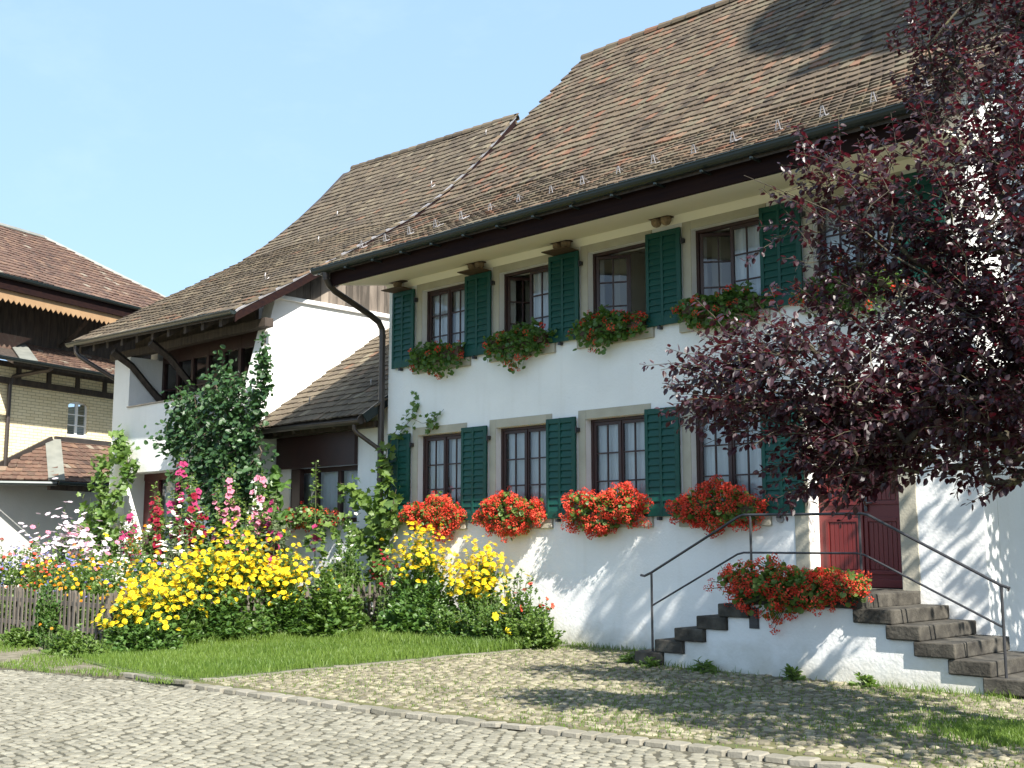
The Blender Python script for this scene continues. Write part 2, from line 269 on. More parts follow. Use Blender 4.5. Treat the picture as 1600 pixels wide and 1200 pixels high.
M = dict(
    white=plaster('white_lime_plaster', (0.80, 0.80, 0.78), (0.40, 0.37, 0.28), 0.55),
    cream=mat('cream_soffit_paint', [(0.86, 0.82, 0.70), (0.83, 0.79, 0.66)], 0.7, 1.5),
    stone=mat('sandstone_surround', [(0.344, 0.318, 0.249), (0.430, 0.404, 0.327)], 0.85, 3, bump=0.25),
    step=mat('worn_step_stone', [(0.020, 0.017, 0.013), (0.048, 0.043, 0.034), (0.090, 0.081, 0.065)], 0.9, 6, 9, bump=0.5, bscale=30),
    shutter=mat('green_shutter_paint', [(0.003, 0.047, 0.036), (0.005, 0.063, 0.048)], 0.48, 3, bump=0.05, spec=0.30),
    brown=mat('dark_brown_joinery', [(0.027, 0.010, 0.009), (0.041, 0.015, 0.012)], 0.45, 4),
    fascia=mat('dark_fascia_board', [(0.009, 0.004, 0.005), (0.019, 0.008, 0.006)], 0.8, 3, spec=0.12, stretch=(0.4, 3, 6)),
    oldwood=mat('old_dark_timber', [(0.025, 0.018, 0.014), (0.07, 0.052, 0.04)], 0.8, 4, stretch=(3, 3, 0.6), bump=0.3),
    plank=mat('weathered_grey_planks', [(0.050, 0.041, 0.032), (0.144, 0.118, 0.096), (0.245, 0.207, 0.168)], 0.85, 5, 8, tint=0.45, stretch=(2, 2, 0.35), bump=0.3),
    picket=mat('grey_weathered_pickets', [(0.077, 0.065, 0.053), (0.142, 0.123, 0.103)], 0.9, 8, tint=0.4, stretch=(2, 2, 0.5), bump=0.3),
    gutter=mat('painted_gutter_metal', [(0.018, 0.026, 0.026), (0.025, 0.034, 0.034)], 0.35, 3, metal=0.3),
    copper=mat('brown_copper_pipe', [(0.05, 0.042, 0.038), (0.075, 0.062, 0.055)], 0.42, 3, metal=0.5),
    zinc=mat('zinc_flashing', [(0.22, 0.21, 0.21), (0.36, 0.34, 0.34)], 0.45, 6, metal=0.5),
    lead=mat('lead_hip_sheet', [(0.160, 0.168, 0.152), (0.224, 0.232, 0.208)], 0.6, 3, metal=0.2),
    iron=mat('wrought_iron', [(0.035, 0.036, 0.04), (0.06, 0.06, 0.066)], 0.45, 8, metal=0.4),
    door=mat('oxblood_door_paint', [(0.120, 0.013, 0.013), (0.145, 0.018, 0.016)], 0.42, 2),
    curtain=mat('white_net_curtain', [(0.80, 0.81, 0.82), (0.88, 0.88, 0.88)], 0.9, 3, stretch=(6, 6, 0.4)),
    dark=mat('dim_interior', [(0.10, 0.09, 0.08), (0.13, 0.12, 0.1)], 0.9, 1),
    glass=glass_mat('window_glass'),
    tile=tile_mat('old_plain_tiles', [(0.0, (0.041, 0.031, 0.023)), (0.3, (0.079, 0.058, 0.041)), (0.55, (0.117, 0.088, 0.060)), (0.72, (0.124, 0.105, 0.071)), (0.85, (0.159, 0.077, 0.048)), (1.0, (0.177, 0.116, 0.076))], (0.147, 0.133, 0.082), 0.3),
    tileL=tile_mat('mossy_plain_tiles', [(0.0, (0.042, 0.034, 0.026)), (0.3, (0.079, 0.061, 0.045)), (0.6, (0.112, 0.088, 0.062)), (0.85, (0.136, 0.109, 0.076)), (0.95, (0.156, 0.081, 0.052)), (1.0, (0.176, 0.148, 0.104))], (0.144, 0.128, 0.082), 0.55),
    tileR=tile_mat('red_plain_tiles', [(0.0, (0.057, 0.038, 0.032)), (0.4, (0.101, 0.060, 0.046)), (0.7, (0.133, 0.081, 0.059)), (0.9, (0.169, 0.104, 0.071)), (1.0, (0.210, 0.180, 0.142))], (0.154, 0.140, 0.104), 0.4),
    brick=brick_mat('yellow_brick'),
    shadeplaster=plaster('shade_grey_plaster', (0.525, 0.525, 0.500), (0.312, 0.288, 0.250)),
    valance=mat('tan_valance_board', [(0.260, 0.156, 0.078), (0.322, 0.204, 0.108)], 0.8, 3),
    whitepaint=mat('white_window_paint', [(0.72, 0.72, 0.70), (0.8, 0.8, 0.78)], 0.5, 3),
    clay=mat('clay_nest_bowl', [(0.20, 0.14, 0.085), (0.30, 0.22, 0.14)], 0.95, 30, bump=0.6),
    nestboard=mat('brown_nest_board', [(0.06, 0.035, 0.02), (0.1, 0.06, 0.035)], 0.7, 5),
    planter=mat('brown_planter', [(0.07, 0.04, 0.028), (0.1, 0.06, 0.04)], 0.7, 5),
    sett=mat('granite_setts', [(0.138, 0.130, 0.097), (0.186, 0.175, 0.135), (0.234, 0.222, 0.172)], 0.85, 14, 6, tint=0.6, bump=0.25, bscale=60),
    cobble=mat('round_cobbles', [(0.111, 0.098, 0.067), (0.180, 0.160, 0.108), (0.263, 0.239, 0.164)], 0.85, 10, 6, tint=0.65, bump=0.3, bscale=50),
    kerb=mat('pale_kerb_stone', [(0.137, 0.128, 0.097), (0.218, 0.202, 0.162)], 0.85, 8, 6, tint=0.5, bump=0.3, bscale=40),
    joint=mat('sandy_joint', [(0.048, 0.045, 0.029), (0.084, 0.076, 0.051)], 0.95, 18, 8),
    mossjoint=mat('mossy_joint', [(0.055, 0.065, 0.020), (0.10, 0.098, 0.036), (0.125, 0.105, 0.06)], 0.95, 3, 9),
    soil=mat('garden_earth', [(0.045, 0.032, 0.022), (0.085, 0.062, 0.044)], 0.95, 10, 8, bump=0.6, bscale=15),
    lawnsoil=mat('lawn_base', [(0.06, 0.09, 0.02), (0.10, 0.13, 0.035)], 0.95, 6, 8),
    far=mat('far_ground', [(0.16, 0.15, 0.11), (0.10, 0.12, 0.06), (0.2, 0.19, 0.16)], 0.95, 0.15, 6),
    grass=leaf_mat('grass_blades', (0.068, 0.128, 0.018), (0.157, 0.228, 0.041), (0.180, 0.303, 0.037), 0.35, 0.5),
    g_dark=leaf_mat('dark_green_leaves', (0.034, 0.086, 0.020), (0.106, 0.188, 0.043), (0.170, 0.323, 0.044), 0.3, 0.4),
    g_mid=leaf_mat('mid_green_leaves', (0.046, 0.105, 0.025), (0.139, 0.212, 0.053), (0.190, 0.339, 0.041), 0.33, 0.42),
    g_pear=leaf_mat('shaded_pear_leaves', (0.018, 0.050, 0.020), (0.052, 0.108, 0.036), (0.07, 0.17, 0.03), 0.25, 0.42),  # partial shade on the pear put into a darker leaf green
    g_lime=leaf_mat('light_green_leaves', (0.060, 0.115, 0.024), (0.150, 0.220, 0.050), (0.20, 0.34, 0.045), 0.35, 0.45),
    g_grey=leaf_mat('grey_green_leaves', (0.060, 0.092, 0.050), (0.150, 0.185, 0.085), (0.15, 0.22, 0.07), 0.3, 0.6),
    plum=leaf_mat('purple_plum_leaves', (0.010, 0.005, 0.008), (0.050, 0.022, 0.029), (0.155, 0.009, 0.023), 0.22, 0.40, 0.5),
    bark=mat('plum_bark', [(0.022, 0.016, 0.014), (0.05, 0.04, 0.026), (0.085, 0.08, 0.035)], 0.9, 9, 6, bump=0.5),
    stem=mat('green_stem', [(0.05, 0.075, 0.025), (0.09, 0.11, 0.04)], 0.7, 6),
    woodstem=mat('woody_stem', [(0.07, 0.05, 0.035), (0.13, 0.10, 0.07)], 0.85, 6),
    verge=mat('gravelly_verge', [(0.07, 0.07, 0.035), (0.15, 0.13, 0.09), (0.21, 0.19, 0.14)], 0.95, 6, 9, bump=0.5, bscale=30),
    f_red=leaf_mat('scarlet_petals', (0.50, 0.022, 0.015), (0.80, 0.115, 0.065), (0.85, 0.10, 0.05), 0.3, 0.6, 0.2),
    f_darkred=leaf_mat('crimson_petals', (0.143, 0.004, 0.013), (0.273, 0.012, 0.034), (0.260, 0.012, 0.038), 0.3, 0.6, 0.2),
    f_yellow=leaf_mat('yellow_petals', (0.60, 0.28, 0.006), (0.86, 0.72, 0.035), (0.88, 0.72, 0.03), 0.3, 0.6, 0.2),
    f_orange=leaf_mat('orange_petals', (0.62, 0.20, 0.01), (0.75, 0.33, 0.02), (0.8, 0.3, 0.02), 0.3, 0.6, 0.2),
    f_pink=leaf_mat('pink_petals', (0.495, 0.102, 0.198), (0.648, 0.255, 0.342), (0.630, 0.170, 0.270), 0.3, 0.6, 0.2),
    f_magenta=leaf_mat('magenta_petals', (0.225, 0.010, 0.072), (0.435, 0.048, 0.160), (0.375, 0.032, 0.128), 0.3, 0.6, 0.2),
    f_pale=leaf_mat('pale_pink_petals', (0.62, 0.45, 0.52), (0.80, 0.70, 0.74), (0.75, 0.6, 0.65), 0.3, 0.6, 0.2),
    f_white=leaf_mat('cream_white_petals', (0.68, 0.64, 0.50), (0.80, 0.78, 0.70), (0.75, 0.72, 0.6), 0.3, 0.6, 0.2),
    f_blue=leaf_mat('blue_petals', (0.12, 0.12, 0.38), (0.25, 0.25, 0.55), (0.25, 0.25, 0.5), 0.3, 0.6, 0.2),
)
# ------------------------------------------------------------------ ground
def in_poly(P, poly):
    x, y = P[:, 0], P[:, 1]; ins = np.zeros(len(P), bool); n = len(poly)
    for i in range(n):
        (x1, y1), (x2, y2) = poly[i], poly[(i+1) % n]
        c = ((y1 > y) != (y2 > y)) & (x < (x2-x1)*(y-y1)/((y2-y1) or 1e-9) + x1); ins ^= c
    return ins
KX = [-14, 1.0, 3.3, 4.8, 7.5, 10.1, 11.65, 20]; KY = [-8.6, -7.05, -6.5, -6.35, -6.15, -5.78, -5.62, -4.9]
def kerb_y(x): return np.interp(x, KX, KY)
kline = list(zip(KX, KY))
STREET = kline + [(20, -16), (-14, -16)]
COURT = [(4.42, -6.28)] + [(x, y+0.14) for x, y in kline[3:]] + [(20, 9), (10.5, 9), (10.5, 0.1), (4.35, 0.1)]
LAWN = [(0.28, -5.62), (0.9, -6.02), (2.4, -6.24), (4.35, -6.36), (4.36, -0.1), (0.28, -0.1)]
def sheet(name, poly, z, m, thick=0.03):
    mb = MB(); mb.prism(poly, 2, z, z-thick); return mb
a8 = np.linspace(0, 2*math.pi, 8, endpoint=False) + math.pi/8
oct_ = np.stack([np.cos(a8), np.sin(a8)], 1); oct_ = np.sign(oct_) * np.abs(oct_)**0.62
ST_V = np.concatenate([np.c_[oct_*0.5, np.full(8, -0.6)], np.c_[oct_*0.475, np.full(8, 0.45)], np.c_[oct_*0.33, np.full(8, 0.98)]])
ST_F = [(i, (i+1) % 8, 8+(i+1) % 8, 8+i) for i in range(8)] + [(8+i, 8+(i+1) % 8, 16+(i+1) % 8, 16+i) for i in range(8)] + [tuple(range(16, 24))]
sq_ = np.stack([np.cos(a8), np.sin(a8)], 1); sq_ = np.sign(sq_)*np.abs(sq_)**0.28
KB_V = np.concatenate([np.c_[sq_*0.54, np.full(8, -0.6)], np.c_[sq_*0.525, np.full(8, 0.7)], np.c_[sq_*0.46, np.full(8, 1.0)]])
def stones(mb, P, L, W, ang, z, h, tint, mi, tilt=0.05, V=None):
    N = len(P); Ms = np.zeros((N, 3, 3)); c, s = np.cos(ang), np.sin(ang)
    Ms[:, 0, 0] = c*L; Ms[:, 1, 0] = s*L; Ms[:, 0, 1] = -s*W; Ms[:, 1, 1] = c*W; Ms[:, 2, 2] = h
    Ms[:, 2, 0] = R_.normal(0, tilt, N)*L; Ms[:, 2, 1] = R_.normal(0, tilt, N)*W
    mb.inst(ST_V if V is None else V, ST_F, np.c_[P, np.full(N, z)], Ms, tint, mi)
def rows(x0, x1, y0, y1, dl, dw, slope, jit, arc=0.0, per=1.4):
    ny = int((y1-y0)/dw); nx = int((x1-x0)/dl)
    j, i = np.mgrid[0:ny, 0:nx]; x = x0 + (i + 0.5*(j % 2))*dl + R_.normal(0, jit*dl, i.shape); y = y0 + j*dw + R_.normal(0, jit*dw*0.6, i.shape)
    ph = (x/per) % 1.0; y = y + arc*np.sin(math.pi*ph) + slope*(x-x0)
    ang = np.arctan(slope + arc*math.pi/per*np.cos(math.pi*ph)) + R_.normal(0, 0.10, i.shape)
    return np.c_[x.ravel(), y.ravel()], ang.ravel()

g = MB(); g.add([(-300,-300,-0.09),(300,-300,-0.09),(300,300,-0.09),(-300,300,-0.09)], [(0,1,2,3)])
tag(g.build('ground', M['far']), kind='structure')
mb = sheet('street', STREET, -0.035, None)
P, ang = rows(-8, 18, -15.5, -3.5, 0.112, 0.086, 0.10, 0.15, 0.12, 1.5)
k = (P[:, 1] < kerb_y(P[:, 0]) - 0.08) & in_poly(P, STREET) & (np.hypot(P[:, 0]-4, P[:, 1]+9) < 11)
P, ang = P[k], ang[k]; N = len(P)
tn = np.clip(0.5 + R_.normal(0, 0.22, N) + 0.12*np.sin(P[:, 0]*1.3)*np.cos(P[:, 1]*1.7), 0, 1)
tn = np.where(R_.random(N) < 0.012, 0.0, tn)
stones(mb, P, R_.uniform(0.086, 0.116, N), R_.uniform(0.066, 0.086, N), ang, -0.035, R_.uniform(0.009, 0.014, N), tn, 1, 0.025)
tag(mb.build('street', [M['joint'], M['sett']]), kind='structure')
mb = sheet('forecourt', COURT, 0.0, None)
P, ang = rows(4.3, 17, -6.6, 1.5, 0.112, 0.098, 0.06, 0.2, 0.05, 2.1)
k = (P[:, 1] > kerb_y(P[:, 0]) + 0.22) & in_poly(P, COURT); k &= ~((P[:, 0] > 6.6) & (P[:, 0] < 11.2) & (P[:, 1] > -1.33))
P, ang = P[k], ang[k]; N = len(P)
stones(mb, P, R_.uniform(0.072, 0.112, N), R_.uniform(0.062, 0.094, N), ang, 0.0, R_.uniform(0.008, 0.017, N), np.clip(0.5+R_.normal(0, 0.25, N), 0, 1), 1, 0.06)
tag(mb.build('forecourt', [M['mossjoint'], M['cobble']]), kind='structure')
mb = MB(); x = 4.5; Pk = []; An = []; Lk = []
while x < 15:
    L = random.uniform(0.13, 0.27); Pk.append((x+L/2, kerb_y(x+L/2)+0.03+random.uniform(-0.012, 0.012))); An.append(math.atan(float(kerb_y(x+0.3)-kerb_y(x))/0.3)+random.gauss(0, 0.04)); Lk.append(L-0.018); x += L
x = 4.4
Pk = np.array(Pk); N = len(Pk)
stones(mb, Pk, np.array(Lk), R_.uniform(0.13, 0.165, N), np.array(An), -0.018, R_.uniform(0.022, 0.032, N), R_.uniform(0.2, 1, N), 0, 0.035, KB_V)
# edging along the lawn: front lip and the side against the forecourt
Pk = []; An = []; Lk = []
y = -6.15
while y < -0.2:
    L = random.uniform(0.16, 0.32); Pk.append((4.38+random.uniform(-0.015, 0.015), y+L/2)); An.append(math.pi/2+random.gauss(0, 0.05)); Lk.append(L-0.015); y += L
for (xa, ya), (xb, yb) in (((3.15, -6.44), (4.2, -6.36)),):
    d = math.hypot(xb-xa, yb-ya); t = 0
    while t < d:
        L = random.uniform(0.25, 0.45); f = (t+L/2)/d; Pk.append((xa+(xb-xa)*f, ya+(yb-ya)*f)); An.append(math.atan2(yb-ya, xb-xa)); Lk.append(L-0.01); t += L
Pk = np.array(Pk); N = len(Pk)
stones(mb, Pk, np.array(Lk), R_.uniform(0.07, 0.10, N), np.array(An), 0.004, R_.uniform(0.016, 0.028, N), R_.uniform(0.0, 0.6, N), 0, 0.03, KB_V)
tag(mb.build('kerb', M['kerb']), kind='structure')
tag(sheet('lawn', LAWN, 0.016, None, 0.08).build('lawn', M['lawnsoil']), kind='structure')
tag(sheet('bed', [(-14,-5.35),(0.26,-5.35),(0.26,0.15),(-14,0.15)], 0.06, None, 0.12).build('garden_soil', M['soil']), kind='structure')
tag(sheet('verge', [(-14,-8.56),(1.0,-7.02),(3.3,-6.47),(4.42,-6.36),(4.42,-6.2),(4.3,-6.0),(0.27,-5.5),(0.27,-5.36),(-14,-5.36)], 0.0, None, 0.09).build('verge', M['verge']), kind='structure')

# ------------------------------------------------------------------ roof tiling
def seg(prof):
    P = np.array(prof); s = np.r_[0, np.cumsum(np.hypot(*np.diff(P, axis=0).T))]; return P, s
TL = [(-.5, 0), (.5, 0), (.5, .895), (.34, .965), (.0, 1.0), (-.34, .965), (-.5, .895)]
TV = [(a, b, 0.1 + b) for a, b in TL] + [(a, b, b - 0.9) for a, b in TL]
TF = [(6, 5, 4, 3, 2, 1, 0)] + [(i, (i+1) % 7, 7+(i+1) % 7, 7+i) for i in range(7)]
TV = np.array(TV)
def tile_roof(mb, prof, xr, expo, width, lift=None, frame=None, mi=0, seed=1, th=0.035, sag=0.02):
    """courses of plain tiles; prof = (y,z) from eave to ridge, xr(s)->(x0,x1); frame maps local to world"""
    rg = np.random.default_rng(seed); P, S = seg(prof); tot = S[-1]
    O = []; D = []; A = []; Tn = []; W = []; Ln = []
    nrow = int(tot/expo)
    for j in range(nrow+1):
        s = min(j*expo, tot-0.03); x0, x1 = xr(s/tot); n = max(int(round((x1-x0)/width)), 1); w = (x1-x0)/n
        xs = x0 + (np.arange(n) + 0.5 + (0.25 if j % 2 else -0.25))*w; xs = xs[(xs > x0) & (xs < x1)]
        y = np.interp(s, S, P[:, 0]); z = np.interp(s, S, P[:, 1]); s2 = min(s+0.15, tot); s1 = s2-0.15
        t = np.array([0, np.interp(s2, S, P[:, 0])-np.interp(s1, S, P[:, 0]), np.interp(s2, S, P[:, 1])-np.interp(s1, S, P[:, 1])]); t = nrm(t); nn = np.array([0, -t[2], t[1]])
        N = len(xs); L = expo*1.45
        zz = z + (lift(xs) if lift is not None else 0) + sag*(np.sin(xs*0.9+j*0.13+seed)+0.6*np.sin(xs*2.3-j*0.21))
        o = np.c_[xs, np.full(N, y), zz] + nn*rg.normal(0.012, 0.003, (N, 1)) + t*(L - expo*0.0 + rg.normal(0, 0.006, (N, 1)))
        O.append(o); D.append(np.tile(-t, (N, 1)) + np.c_[rg.normal(0, 0.018, N), np.zeros((N, 2))]); A.append(np.tile(nn, (N, 1)) + rg.normal(0, 0.012, (N, 3)))
        W.append(np.full(N, w*0.998)); Ln.append(np.full(N, L))
        Tn.append(np.clip(0.48 + rg.normal(0, 0.17, N) + 0.10*np.sin(xs*1.1+j*0.35)*np.cos(j*0.5-xs*0.4) + np.where(rg.random(N) < 0.09, rg.uniform(0.3, 0.5, N), 0), 0, 1))
    O, D, A, W, Ln, Tn = map(np.concatenate, (O, D, A, W, Ln, Tn))
    F = frames(D, A); F[:, :, 0] *= W[:, None]; F[:, :, 1] *= Ln[:, None]; F[:, :, 2] *= th
    if frame is not None:
        A3 = np.array(frame)[:3, :3]; O = O @ A3.T + np.array(frame)[:3, 3]; F = np.einsum('ij,njk->nik', A3, F)
    mb.inst(TV, TF, O, F, Tn, mi)
def deck(mb, prof, x0, x1, drop, thick, mi=1, lift=(0, 0)):
    lo = [(y, z-drop) for y, z in prof]; hi = [(y, z-drop-thick) for y, z in prof]
    for i in range(len(prof)-1):
        a, b, c, d = lo[i], lo[i+1], hi[i+1], hi[i]
        v = [(x0, p[0], p[1]+lift[0]) for p in (a, b, c, d)] + [(x1, p[0], p[1]+lift[1]) for p in (a, b, c, d)]
        f = [(0,1,5,4), (2,3,7,6), (0,3,2,1), (4,5,6,7)]
        if i == 0: f.append((0,4,7,3))
        if i == len(prof)-2: f.append((1,2,6,5))
        mb.add(v, f, 0.4, mi)
def half_gutter(mb, p, q, r, n=9):
    p = np.array(p, float); q = np.array(q, float); a = np.linspace(0, math.pi, n)
    ring = [(r*math.cos(t), -r*math.sin(t)) for t in a] + [(0.86*r*math.cos(t), -0.86*r*math.sin(t)) for t in a[::-1]]
    v = [p + np.array([0, c, d]) for c, d in ring] + [q + np.array([0, c, d]) for c, d in ring]; m = len(ring)
    mb.add(v, [(i, (i+1) % m, m+(i+1) % m, m+i) for i in range(m)] + [tuple(range(n)) , tuple(range(m+n-1, m-1, -1))])
    mb.tube([p + [0, -r, 0.004], q + [0, -r, 0.004]], 0.011, 6)

# ------------------------------------------------------------------ main farmhouse
ROOF = [(-1.38, 6.20), (-1.25, 6.28), (-.31, 6.82), (.86, 7.56), (1.67, 8.22), (2.39, 8.88), (3.74, 10.22), (4.73, 11.2), (5.75, 12.25)]
house = thing('farmhouse', (5.0, 0, 0), 'white two-storey farmhouse with green shutters and a steep weathered tile roof', 'house')
LOW = [(0.83+1.9*k, 1.95+1.9*k, 1.87, 3.32) for k in range(4)]
UPP = [(0.90+1.9*k, 2.02+1.9*k, 4.55, 5.85) for k in range(5)]
DOOR = (8.30, 9.50, 0.95, 3.15)
w = MB()
wall_grid(w, [0, 10.5], [-0.1, 6.3], LOW + UPP + [DOOR], 0.0, 0.38)
gab = [(0.39, -0.1), (0.39, 6.3)] + [(y, z-0.17) for y, z in ROOF[3:]] + [(11.4, 6.6), (11.4, -0.1)]
w.prism([(0.0, 6.3), (0.0, 6.85), (0.39, 7.05), (0.39, 6.3)], 0, 10.15, 10.5)
w.prism(gab, 0, 10.15, 10.5); w.prism(gab, 0, 0.0, 0.35); w.box(0.35, 10.15, 11.05, 11.4, -0.1, 6.6)
w.build('wall', M['white'], house)
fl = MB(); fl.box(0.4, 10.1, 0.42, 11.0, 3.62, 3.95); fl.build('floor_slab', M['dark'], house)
fl = MB(); fl.box(0.4, 10.1, 0.42, 11.0, 6.14, 6.26); fl.build('ceiling_slab', M['cream'], house)
for xa in (2.6, 4.5, 6.4, 8.3):
    fl = MB(); fl.box(xa-0.08, xa+0.08, 0.9, 6.0, 3.96, 6.13); fl.build('partition', M['cream'], house)
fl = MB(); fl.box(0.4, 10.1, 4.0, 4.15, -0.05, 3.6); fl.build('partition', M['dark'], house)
rf = MB()
tile_roof(rf, ROOF, lambda s: (-0.30, 10.78), 0.245, 0.172, seed=3)
deck(rf, ROOF, -0.29, 10.76, 0.035, 0.09)
deck(rf, [(5.75, 12.25), (11.9, 6.2)], -0.29, 10.76, 0.03, 0.1, 2)
roof = rf.build('roof', [M['tile'], M['oldwood'], M['tile']], house)
rd = MB(); x = -0.3
while x < 10.7:
    dz = 0.02*math.sin(x*0.9); v = []
    a = np.linspace(-0.25, math.pi+0.25, 8)
    for xx, rr in ((x, 0.135), (x+0.40, 0.112)): v += [(xx, 5.75+rr*math.cos(t), 12.22+dz+rr*math.sin(t)) for t in a]
    rd.add(v, [(i, i+1, 9+i, 8+i) for i in range(7)], random.uniform(0.2, 0.95)); x += 0.36
rd.build('ridge_tiles', M['tile'], roof)
sf = MB(); sf.prism([(-1.24, 5.895), (-1.24, 5.935), (-0.0, 6.13), (-0.0, 6.09)], 0, -0.02, 10.72); sf.build('soffit', M['cream'], house)
cv = MB(); cv.prism([(-0.015, 5.97), (-0.09, 6.075), (-0.015, 6.09)], 0, 0.0, 10.5); cv.build('cornice', M['cream'], house)
fa = MB(); fa.box(-0.05, 10.76, -1.285, -1.242, 5.875, 6.17); fa.build('fascia_board', M['fascia'], house)
gt = MB(); half_gutter(gt, (-0.32, -1.42, 6.17), (10.80, -1.42, 6.20), 0.085)
for i in range(16): gt.box(-0.1+i*0.72, -0.07+i*0.72, -1.50, -1.29, 6.05, 6.075)
gut = gt.build('gutter', M['gutter'], house)
dp = MB(); dp.tube([(-0.03,-1.38,6.12), (-0.03,-1.38,5.98), (-0.035,-1.30,5.88), (-0.04,-1.18,5.80), (-0.05,-0.40,5.50), (-0.05,-0.20,5.40), (-0.05,-0.12,5.28), (-0.05,-0.11,5.1), (-0.05,-0.11,2.5), (-0.05,-0.11,0.0)], 0.056, 12)
for z in (5.15, 4.0, 2.6, 1.0): dp.tube([(-0.05,-0.11,z-0.02), (-0.05,-0.11,z+0.02)], 0.064, 12)
dp.tube([(-0.03,-1.40,6.16), (-0.03,-1.38,6.0)], 0.066, 12)
dp.build('downpipe', M['copper'], house, smooth=False)
for X in (-0.315, 10.79):
    bb = MB()
    for i in range(2, len(ROOF)-1):
        (a, b), (c, d) = ROOF[i], ROOF[i+1]; bb.add([(X-0.015,a,b-0.26),(X+0.015,a,b-0.26),(X+0.015,a,b-0.015),(X-0.015,a,b-0.015),(X-0.015,c,d-0.26),(X+0.015,c,d-0.26),(X+0.015,c,d-0.015),(X-0.015,c,d-0.015)], [(0,3,2,1),(4,5,6,7),(0,1,5,4),(1,2,6,5),(2,3,7,6),(3,0,4,7)])
    bb.build('barge_board', M['fascia'], house)
for i in range(17):
    X = -0.05 + 0.65*i; Y = -0.60 + 0.02*math.sin(i*3); Z = 6.675
    s = MB(); t = np.array([0, 0.866, 0.5])
    for dx in (-0.04, 0.04):
        s.tube([(X+dx, Y+0.13, Z+0.08), (X+dx, Y-0.02, Z+0.0)], 0.008, 6)
        s.tube([(X+dx, Y-0.02, Z), (X+dx*0.25, Y-0.03, Z+0.13), (X+dx*0.2, Y+0.08, Z+0.09)], 0.007, 6)
    s.tube([(X-0.04, Y-0.02, Z+0.02), (X+0.04, Y-0.02, Z+0.02)], 0.008, 6)
    s.build('snow_guard', M['zinc'], roof)

def rotz(hx, hy, ang):
    return Matrix.Translation((hx, hy, 0)) @ Matrix.Rotation(ang, 4, 'Z') @ Matrix.Translation((-hx, -hy, 0))
def window(parent, X0, X1, z0, z1, y, lo=0.0, ro=0.0, rowsn=3, curt=(1, 1), surround=True, gone=()):
    """casement window: fixed frame, two leaves with glazing bars, panes, curtains, stone surround and sill"""
    fr = MB(); fw = 0.045; yf = y+0.11
    for b in ((X0, X0+fw, z0, z1), (X1-fw, X1, z0, z1), (X0+fw, X1-fw, z1-fw, z1), (X0+fw, X1-fw, z0, z0+fw)): fr.box(b[0], b[1], yf, yf+0.07, b[2], b[3])
    win = fr.build('window', M['brown'], parent, bevel=0.004)
    xm = (X0+X1)/2; a, b, c, d = X0+fw+0.002, X1-fw-0.002, z0+fw+0.002, z1-fw-0.002
    for side, (xa, xb, hx, an) in enumerate(((a, xm-0.001, a, lo), (xm+0.001, b, b, -ro))):
        T = rotz(hx, yf+0.03, an); s = MB(T); g = MB(T); ys = yf+0.012; st = 0.048
        for q in ((xa, xa+st, c, d), (xb-st, xb, c, d), (xa+st, xb-st, d-st, d), (xa+st, xb-st, c, c+0.065)): s.box(q[0], q[1], ys, ys+0.045, q[2], q[3])
        xc = (xa+xb)/2; s.box(xc-0.011, xc+0.011, ys+0.008, ys+0.034, c+0.065, d-st)
        for r in range(1, rowsn):
            zz = c+0.065 + (d-st-c-0.065)*r/rowsn
            s.box(xa+st, xc-0.011, ys+0.008, ys+0.034, zz-0.011, zz+0.011); s.box(xc+0.011, xb-st, ys+0.008, ys+0.034, zz-0.011, zz+0.011)
        if side == 0: s.box(xb-0.001, xb+0.022, ys-0.016, ys-0.002, c, d)
        s.build('sash', M['brown'], win, bevel=0.003)
        g.add([(xa+st, ys+0.02, c+0.065), (xb-st, ys+0.02, c+0.065), (xb-st, ys+0.02, d-st), (xa+st, ys+0.02, d-st)], [(0,1,2,3)])
        g.build('pane', M['glass'], win)
        if curt[side]:
            u = np.linspace(0, 1, 40); xw = (xa, xb) if curt[side] == 1 else ((xa, xa+0.14) if side == 0 else (xb-0.13, xb))
            cx = xw[0]+(xw[1]-xw[0])*u; cy = yf+0.115+0.02*np.sin(u*26+side*2+X0*5)+0.012*np.sin(u*61); v = [(x_, y_, d) for x_, y_ in zip(cx, cy)] + [(x_+0.01*math.sin(x_*20), y_+0.012, c+0.03) for x_, y_ in zip(cx, cy)]
            cu = MB(); cu.add(v, [(i, i+1, 41+i, 40+i) for i in range(39)]); cu.build('curtain', M['curtain'], win, smooth=True)
    if surround:
        s = MB(); jw = 0.145; yo = y-0.012; yi = y+0.105
        s.box(X0-jw, X0-0.001, yo, yi, z0, z1+0.14); s.box(X1+0.001, X1+0.10, yo, yi, z0, z1+0.14); s.box(X0-0.001, X1+0.001, yo, yi, z1+0.001, z1+0.14)
        s.build('stone_surround', M['stone'], win, bevel=0.006)
        s = MB(); s.box(X0-0.2, X1+0.12, y-0.05, yi, z0-0.155, z0-0.002); s.build('sill', M['stone'], win, bevel=0.008)
    return win
